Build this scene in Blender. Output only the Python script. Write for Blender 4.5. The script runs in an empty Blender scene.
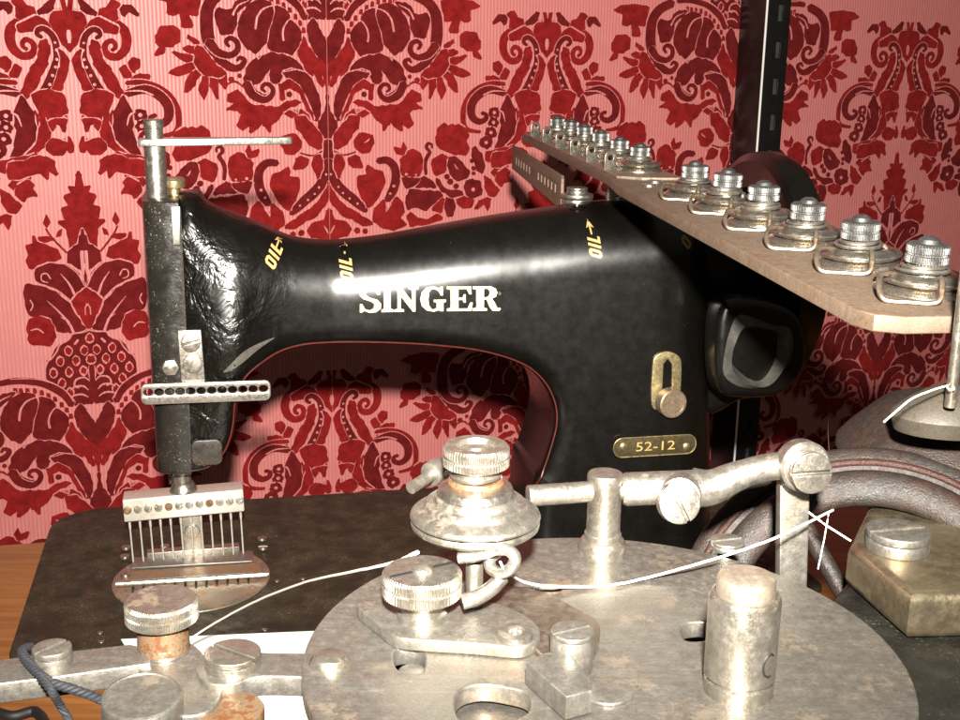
import bpy, bmesh, math, random, json
from mathutils import Vector, Matrix, noise
from mathutils.geometry import tessellate_polygon, delaunay_2d_cdt
from mathutils.bvhtree import BVHTree
random.seed(7)
C = bpy.context.scene.collection
sc = bpy.context.scene
PI = math.pi
# ------------------------------------------------------------------ camera model
FPX = 1206.8
PITCH, ROLL = math.radians(14.665), math.radians(0.912)
CAMZ = 0.32
_F = Vector((0, math.cos(PITCH), -math.sin(PITCH)))
_U0 = Vector((0, math.sin(PITCH), math.cos(PITCH)))
_R0 = Vector((1, 0, 0))
_R = _R0*math.cos(ROLL) + _U0*math.sin(ROLL)
_U = -_R0*math.sin(ROLL) + _U0*math.cos(ROLL)
EYE = Vector((0, 0, CAMZ))

def ray(x, y): return _F + _R*((x-480)/FPX) + _U*((360-y)/FPX)
def at_t(x, y, t): return EYE + ray(x, y)*t
def at_z(x, y, z):
    d = ray(x, y); return EYE + d*((z-CAMZ)/d.z)
def at_plane(x, y, p, n):
    d = ray(x, y); return EYE + d*((p-EYE).dot(n)/d.dot(n))

# ------------------------------------------------------------------ mesh helpers
def finish(me, mat, angle=35):
    if mat: 
        me.materials.clear(); me.materials.append(mat)
    for p in me.polygons: p.use_smooth = True
    me.set_sharp_from_angle(angle=math.radians(angle))
    return me

def link(name, me, parent=None):
    o = bpy.data.objects.new(name, me); C.objects.link(o)
    if parent is not None: o.parent = parent
    return o

def root_of(o):
    while o.parent: o = o.parent
    return o
INV = {}
def add(name, me, mat, parent=None, angle=35):
    """link a mesh given in world coordinates as a part of parent"""
    if isinstance(me, bmesh.types.BMesh):
        bm = me; me = bpy.data.meshes.new(name); bm.normal_update(); bm.to_mesh(me); bm.free()
    me.name = name
    if parent is not None:
        me.transform(INV[root_of(parent).name])
    finish(me, mat, angle)
    return link(name, me, parent)

def tag(o, label, cat, group=None, kind=None):
    if label: o['label'] = label
    if cat: o['category'] = cat
    if group: o['group'] = group
    if kind: o['kind'] = kind
    return o
def thing(name, loc, rz, label, cat, group=None):
    o = bpy.data.objects.new(name, None); C.objects.link(o)
    o.location = loc; o.rotation_euler = (0, 0, rz); o.empty_display_size = .02
    INV[o.name] = (Matrix.Translation(loc) @ Matrix.Rotation(rz, 4, 'Z')).inverted()
    return tag(o, label, cat, group)

def join(*bms):
    out = bmesh.new()
    for b in bms:
        me = bpy.data.meshes.new('t'); b.to_mesh(me); b.free(); out.from_mesh(me); bpy.data.meshes.remove(me)
    return out

def basis(z, x=None):
    z = Vector(z).normalized()
    if x is None: x = Vector((1, 0, 0)) if abs(z.x) < .8 else Vector((0, 1, 0))
    x = Vector(x); x = (x - z*x.dot(z)).normalized(); y = z.cross(x)
    return Matrix((x, y, z)).transposed().to_4x4()
def frame(o, z=(0, 0, 1), x=None): return Matrix.Translation(Vector(o)) @ basis(z, x)

def lathe(prof, M=Matrix(), n=48, knurl=None, slot=None):
    """prof [(r, z)]; knurl=(i0, i1, depth, count): ridged rings between profile rows"""
    bm = bmesh.new(); rows = []
    N = knurl[3]*4 if knurl else n
    for i, (r, z) in enumerate(prof):
        if r < 1e-7: rows.append([bm.verts.new(M @ Vector((0, 0, z)))]); continue
        row = []
        for k in range(N):
            a = 2*PI*k/N; rr = r
            if knurl and knurl[0] <= i <= knurl[1]: rr = r + (knurl[2] if k % 4 < 2 else -knurl[2])
            row.append(bm.verts.new(M @ Vector((rr*math.cos(a), rr*math.sin(a), z))))
        rows.append(row)
    for a, b in zip(rows, rows[1:]):
        if len(a) == 1 and len(b) == 1: continue
        for k in range(N):
            k2 = (k+1) % N
            if len(a) == 1: bm.faces.new((a[0], b[k2], b[k]) if False else (a[0], b[k], b[k2]))
            elif len(b) == 1: bm.faces.new((a[k2], a[k], b[0]))
            else: bm.faces.new((a[k2], a[k], b[k], b[k2]))
    bmesh.ops.recalc_face_normals(bm, faces=bm.faces)
    return bm

def rprof(r, h, b=.0004, z0=0, r0=0):
    """solid cylinder profile with rounded edges"""
    return [(r0, z0), (r-b, z0), (r-b*.3, z0+b*.3), (r, z0+b), (r, z0+h-b), (r-b*.3, z0+h-b*.3), (r-b, z0+h), (0, z0+h)]

def catmull(pts, n=8, closed=False):
    pts = [Vector(p) for p in pts]; out = []; m = len(pts)
    for i in range(m if closed else m-1):
        if closed: a, b, c, d = pts[i-1], pts[i], pts[(i+1) % m], pts[(i+2) % m]
        else: a, b, c, d = pts[max(i-1, 0)], pts[i], pts[i+1], pts[min(i+2, m-1)]
        for k in range(n):
            u = k/n
            out.append(.5*((2*b)+(c-a)*u+(2*a-5*b+4*c-d)*u*u+(3*b-a-3*c+d)*u**3))
    if not closed: out.append(pts[-1])
    return out

def tube(pts, r, n=10, closed=False, rfun=None, flat=1.0):
    bm = bmesh.new(); pts = [Vector(p) for p in pts]; m = len(pts)
    T = []
    for i in range(m):
        a = pts[(i-1) % m] if closed or i > 0 else pts[i]; b = pts[(i+1) % m] if closed or i < m-1 else pts[i]
        T.append((b-a).normalized())
    nrm = T[0].orthogonal().normalized(); rows = []
    for i in range(m):
        if i: nrm = (nrm - T[i]*nrm.dot(T[i])).normalized()
        bn = T[i].cross(nrm); rr = rfun(i/(m-1)) if rfun else r
        rows.append([bm.verts.new(pts[i] + nrm*rr*math.cos(2*PI*k/n) + bn*rr*flat*math.sin(2*PI*k/n)) for k in range(n)])
    for i in range(m if closed else m-1):
        a, b = rows[i], rows[(i+1) % m]
        off = 0
        if closed and i == m-1:
            off = min(range(n), key=lambda s: (a[0].co-b[s].co).length)
        for k in range(n): bm.faces.new((a[k], a[(k+1) % n], b[(k+1+off) % n], b[(k+off) % n]))
    if not closed:
        bm.faces.new(rows[0][::-1]); bm.faces.new(rows[-1])
    bmesh.ops.recalc_face_normals(bm, faces=bm.faces)
    return bm

def prism(loops, h, M=Matrix(), bev=.0003, res=2):
    """extruded 2-D outline (first loop) with holes (others), bottom at local z=0, rounded edges"""
    cu = bpy.data.curves.new('c', 'CURVE'); cu.dimensions = '2D'; cu.fill_mode = 'BOTH'
    cu.extrude = max(h/2 - bev, 1e-6); cu.bevel_depth = bev; cu.bevel_resolution = res; cu.offset = -bev
    for L in loops:
        s = cu.splines.new('POLY'); s.points.add(len(L)-1); s.use_cyclic_u = True
        for p, q in zip(s.points, L): p.co = (q[0], q[1], 0, 1)
    o = bpy.data.objects.new('c', cu); C.objects.link(o)
    dg = bpy.context.evaluated_depsgraph_get()
    me = bpy.data.meshes.new_from_object(o.evaluated_get(dg))
    bpy.data.objects.remove(o); bpy.data.curves.remove(cu)
    bm = bmesh.new(); bm.from_mesh(me); bpy.data.meshes.remove(me)
    bmesh.ops.remove_doubles(bm, verts=bm.verts, dist=1e-6)
    bm.transform(M @ Matrix.Translation((0, 0, h/2)))
    bmesh.ops.recalc_face_normals(bm, faces=bm.faces)
    return bm

def circ(cx, cy, r, n=32, ry=None): return [(cx+r*math.cos(2*PI*k/n), cy+(ry or r)*math.sin(2*PI*k/n)) for k in range(n)]
def rrect(x0, y0, x1, y1, r, n=5):
    out = []
    for cx, cy, a in ((x1-r, y1-r, 0), (x0+r, y1-r, 90), (x0+r, y0+r, 180), (x1-r, y0+r, 270)):
        for k in range(n+1):
            t = math.radians(a + 90*k/n); out.append((cx+r*math.cos(t), cy+r*math.sin(t)))
    return out
def smooth2(pts, n=6): return [(p.x, p.y) for p in catmull([(x, y, 0) for x, y in pts], n, True)]
def zloop(pp, z): return [tuple(at_z(x, y, z)[:2]) for x, y in pp]
def slotted(r, h, M, ang=0, w=None, d=None, dome=0):
    """slotted screw head: cylinder whose top is cut by a real slot"""
    w = w or r*.2; d = d or h*.4; bm = bmesh.new()
    low = lathe(rprof(r, h-d, r*.06), M, 40)
    parts = [low]
    for s in (1, -1):
        pts = []; a0 = math.asin(min(.99, w/2/r))
        for k in range(25):
            a = a0 + (PI-2*a0)*k/24; pts.append((r*math.cos(a), s*r*math.sin(a)))
        if s < 0: pts = pts[::-1]
        R = Matrix.Rotation(ang, 4, 'Z')
        b = prism([pts], d, M @ Matrix.Translation((0, 0, h-d-1e-5)) @ R, bev=min(r*.06, d*.3))
        parts.append(b)
    return join(*parts)

# ------------------------------------------------------------------ materials
def newmat(name):
    m = bpy.data.materials.new(name); m.use_nodes = True
    return m, m.node_tree.nodes, m.node_tree.links, m.node_tree.nodes['Principled BSDF']
def nd(N, t, **kw):
    n = N.new(t)
    for k, v in kw.items():
        if k in n.inputs: n.inputs[k].default_value = v
        else: setattr(n, k, v)
    return n
def ramp(N, L, src, p0, p1, c0=(0, 0, 0, 1), c1=(1, 1, 1, 1)):
    r = N.new('ShaderNodeValToRGB'); e = r.color_ramp.elements
    e[0].position = p0; e[1].position = p1; e[0].color = c0; e[1].color = c1
    L.new(src, r.inputs[0]); return r.outputs[0]
def mixc(N, L, fac, a, b):
    m = N.new('ShaderNodeMix'); m.data_type = 'RGBA'
    if isinstance(fac, float): m.inputs[0].default_value = fac
    else: L.new(fac, m.inputs[0])
    for v, s in ((a, 6), (b, 7)):
        if isinstance(v, tuple): m.inputs[s].default_value = v
        else: L.new(v, m.inputs[s])
    return m.outputs[2]
def noise_t(N, L, scale, detail=4, rough=.6, vec=None, dim='3D', dist=0):
    n = nd(N, 'ShaderNodeTexNoise', Scale=scale, Detail=detail, Roughness=rough, Distortion=dist)
    if vec is None:
        tc = N.new('ShaderNodeTexCoord'); vec = tc.outputs['Object']
    L.new(vec, n.inputs['Vector']); return n.outputs['Fac']
def c4(*c): return (*c, 1)

def steel(name, *a, spec=None, **k):
    m = steel_(name, *a, **k)
    if spec is not None: m.node_tree.nodes['Principled BSDF'].inputs['Specular IOR Level'].default_value = spec
    return m
def steel_(name, base=(.50, .46, .40), metal=.75, rough=.36, rust=.25, rustcol=(.20, .085, .03), scale=1, dirt=.5, bump=.02, grain=.25, tanc=(.62, .5, .36), brush=0, specks=0):
    m, N, L, B = newmat(name)
    n1 = noise_t(N, L, 70*scale, 6, .65); n2 = noise_t(N, L, 420*scale, 4, .7); n3 = noise_t(N, L, 1500*scale, 2, .6)
    col = mixc(N, L, ramp(N, L, n2, .35, .7), c4(*[c*(1-.35*dirt) for c in base]), c4(*base))
    tan = tuple(b*f for b, f in zip(base, tanc))
    col = mixc(N, L, ramp(N, L, n1, .46, .72, c1=c4(dirt, dirt, dirt)), col, c4(*tan))
    col = mixc(N, L, ramp(N, L, n3, .30, .72, c0=c4(grain, grain, grain), c1=c4(0, 0, 0)), col, c4(*[c*.35 for c in base]))
    if specks:      # pale grime caught in patches
        cl = noise_t(N, L, 38, 3, .6, dist=.4); sp = noise_t(N, L, 620, 3, .75)
        mu = N.new('ShaderNodeMath'); mu.operation = 'MULTIPLY'; L.new(ramp(N, L, cl, .52, .66), mu.inputs[0]); L.new(ramp(N, L, sp, .56, .64, c1=c4(specks, specks, specks)), mu.inputs[1])
        col = mixc(N, L, mu.outputs[0], col, c4(.62, .58, .50))
    if brush:
        tc = N.new('ShaderNodeTexCoord'); mp = N.new('ShaderNodeMapping'); L.new(tc.outputs['Object'], mp.inputs[0])
        mp.inputs['Rotation'].default_value = (0, 0, .5); mp.inputs['Scale'].default_value = (40, 1400, 40)
        nb_ = noise_t(N, L, 1.0, 4, .7, mp.outputs[0])
        col = mixc(N, L, ramp(N, L, nb_, .40, .66, c0=c4(brush, brush, brush), c1=c4(0, 0, 0)), col, c4(*[c*.55 for c in base]))
        col = mixc(N, L, ramp(N, L, nb_, .66, .74, c1=c4(.5, .5, .5)), col, c4(*[min(1, c*1.7) for c in base]))
    rm = ramp(N, L, n1, .74-rust*.55, .86-rust*.5)
    mm = N.new('ShaderNodeMath'); mm.operation = 'MULTIPLY'; L.new(rm, mm.inputs[0]); L.new(ramp(N, L, n2, .38, .56), mm.inputs[1])
    rm = mm.outputs[0]
    col = mixc(N, L, rm, col, c4(*rustcol))
    L.new(col, B.inputs['Base Color'])
    me = N.new('ShaderNodeMath'); me.operation = 'MULTIPLY_ADD'; L.new(rm, me.inputs[0]); me.inputs[1].default_value = -metal*.9; me.inputs[2].default_value = metal
    L.new(me.outputs[0], B.inputs['Metallic'])
    r = N.new('ShaderNodeMapRange'); L.new(n2, r.inputs[0]); r.inputs[1].default_value = .3; r.inputs[2].default_value = .7
    r.inputs[3].default_value = rough-.08; r.inputs[4].default_value = rough+.14
    L.new(r.outputs[0], B.inputs['Roughness'])
    if bump:
        b = N.new('ShaderNodeBump'); b.inputs['Strength'].default_value = .35; b.inputs['Distance'].default_value = bump*.01
        ad = N.new('ShaderNodeMath'); ad.operation = 'ADD'; L.new(n3, ad.inputs[0]); L.new(n2, ad.inputs[1])
        L.new(ad.outputs[0], b.inputs['Height']); L.new(b.outputs[0], B.inputs['Normal'])
    return m

def enamel(name, col=(.010, .009, .008), rough=.2, fleck=.5, bump=.25, fcol=(.30, .27, .22), brown=(.03, .02, .012), spec=.5, wear=False, rvar=.45):
    m, N, L, B = newmat(name)
    n1 = noise_t(N, L, 45, 5, .65); n2 = noise_t(N, L, 900, 3, .7); n3 = noise_t(N, L, 160, 4, .6); n0 = noise_t(N, L, 16, 3, .5)
    base = mixc(N, L, ramp(N, L, n1, .4, .68), c4(*col), c4(*brown))
    f = N.new('ShaderNodeMath'); f.operation = 'MULTIPLY'
    L.new(ramp(N, L, n2, .72-fleck*.12, .76-fleck*.10), f.inputs[0]); L.new(ramp(N, L, n1, .45, .62), f.inputs[1])
    base = mixc(N, L, f.outputs[0], base, c4(*fcol))
    L.new(base, B.inputs['Base Color'])
    r = N.new('ShaderNodeMapRange'); L.new(n3, r.inputs[0]); r.inputs[1].default_value = .3; r.inputs[2].default_value = .75
    r.inputs[3].default_value = rough*(1-rvar*.6); r.inputs[4].default_value = rough*(1+rvar*1.5); L.new(r.outputs[0], B.inputs['Roughness'])
    b = N.new('ShaderNodeBump'); b.inputs['Strength'].default_value = bump; b.inputs['Distance'].default_value = .0006
    B.inputs['Specular IOR Level'].default_value = spec
    if wear:      # paint over the rough head casting is lumpy and chipped
        tc = N.new('ShaderNodeTexCoord'); sx = N.new('ShaderNodeSeparateXYZ'); L.new(tc.outputs['Object'], sx.inputs[0])
        mk = N.new('ShaderNodeMapRange'); L.new(sx.outputs['X'], mk.inputs[0]); mk.inputs[1].default_value = .075; mk.inputs[2].default_value = .015
        mk.inputs[3].default_value = 0; mk.inputs[4].default_value = 1
        lump = noise_t(N, L, 62, 4, .6, dist=.7)
        b0 = N.new('ShaderNodeBump'); b0.inputs['Distance'].default_value = .0026; L.new(mk.outputs[0], b0.inputs['Strength']); L.new(lump, b0.inputs['Height'])
        L.new(b0.outputs[0], b.inputs['Normal'])
    ad = N.new('ShaderNodeMath'); ad.operation = 'MULTIPLY_ADD'; L.new(n2, ad.inputs[0]); ad.inputs[1].default_value = .18; L.new(n3, ad.inputs[2])
    L.new(ad.outputs[0], b.inputs['Height']); L.new(b.outputs[0], B.inputs['Normal'])
    return m
def plain(name, col, rough=.5, metal=0, var=.25, scale=200):
    m, N, L, B = newmat(name)
    n = noise_t(N, L, scale, 4, .6)
    L.new(mixc(N, L, ramp(N, L, n, .3, .7), c4(*[c*(1-var) for c in col]), c4(*col)), B.inputs['Base Color'])
    B.inputs['Roughness'].default_value = rough; B.inputs['Metallic'].default_value = metal
    return m

M_steel = steel('worn_steel', base=(.36, .335, .295), metal=.9, rough=.34, rust=.3, rustcol=(.07, .032, .012))
M_plate = steel('plate_steel', base=(.28, .265, .235), brush=.35, specks=.45, metal=.84, rough=.42, rust=.30, rustcol=(.075, .044, .019), scale=.9, dirt=.35, grain=.4, tanc=(1.0, .72, .40))
M_bright = steel('bright_steel', base=(.60, .58, .52), metal=.92, rough=.28, rust=.05, dirt=.3)
M_nickel = steel('nickel', base=(.38, .35, .30), metal=.9, rough=.31, rust=.25, rustcol=(.06, .03, .012), dirt=.5)
M_disc = steel('disc_steel', base=(.50, .465, .41), metal=.95, rough=.25, rust=.1, dirt=.6)
M_rusty = steel('rusty_steel', base=(.30, .22, .14), metal=.8, rough=.5, rust=.9, rustcol=(.075, .026, .006), dirt=.7)
M_needle = steel('needle_steel', base=(.62, .59, .52), metal=.55, rough=.3, rust=.05, dirt=.2)
M_brassy = steel('tarnished_rail', base=(.175, .122, .086), metal=.45, rough=.6, rust=.3, grain=.5, rustcol=(.085, .040, .018), dirt=.6)
M_brass = steel('dull_brass', base=(.42, .34, .18), metal=.85, rough=.38, rust=.2, rustcol=(.10, .07, .03), dirt=.6)
M_alu = steel('aluminium_nut', base=(.165, .165, .16), metal=.92, rough=.4, rust=.0, dirt=.3)
M_brown = steel('rusty_rim', base=(.017, .0135, .0115), spec=.30, metal=.0, rough=.5, rust=.62, rustcol=(.019, .0095, .0065), dirt=.7, bump=.08, grain=.5)
M_black = enamel('black_enamel', col=(.0016, .0014, .0011), rough=.275, fleck=.05, bump=.010, spec=.55, wear=True, rvar=.12, brown=(.003, .0024, .0016), fcol=(.20, .18, .14))
M_bed = enamel('bed_enamel', col=(.016, .013, .008), rough=.46, fleck=.9, brown=(.036, .028, .016), fcol=(.28, .25, .18), bump=.25, spec=.22)
M_cast = enamel('black_cast_iron', col=(.006, .006, .005), rough=.40, fleck=1.0, bump=.9, brown=(.014, .013, .010), fcol=(.08, .075, .055))
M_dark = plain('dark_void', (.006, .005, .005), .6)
M_gold = plain('gilt_transfer', (.78, .66, .40), .42, .15, .25, 900)
def worn_gold(name, col, dark=(.05, .04, .03)):
    m, N, L, B = newmat(name)
    n = noise_t(N, L, 700, 5, .75); n2 = noise_t(N, L, 60, 3, .6)
    c = mixc(N, L, ramp(N, L, n2, .3, .7), c4(*[v*.72 for v in col]), c4(*col))
    c = mixc(N, L, ramp(N, L, n, .57, .66), c, c4(*dark))
    L.new(c, B.inputs['Base Color']); B.inputs['Roughness'].default_value = .42; B.inputs['Metallic'].default_value = .15
    return m
M_gold = worn_gold('rubbed_gilt', (.72, .60, .36))
M_oil = worn_gold('gilt_lettering', (.50, .33, .12))
M_redline = plain('red_pinstripe', (.085, .010, .006), .4, 0, .4, 300)
M_thread = plain('white_thread', (.86, .82, .74), .8, 0, .2, 3000)
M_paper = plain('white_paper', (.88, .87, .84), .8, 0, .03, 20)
M_cord = plain('dark_cord', (.0075, .0085, .013), .75, 0, .6, 1500)
M_postm = plain('black_paint', (.010, .009, .009), .32, 0, .3, 60)
M_slot = plain('slot_grey', (.16, .16, .15), .45, .6, .3, 60)
RAIL_L, RAIL_R = -.034, .020
FLASH, AMB, FLR, FLU, FLB = 124, .125, .008, .064, .05
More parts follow.
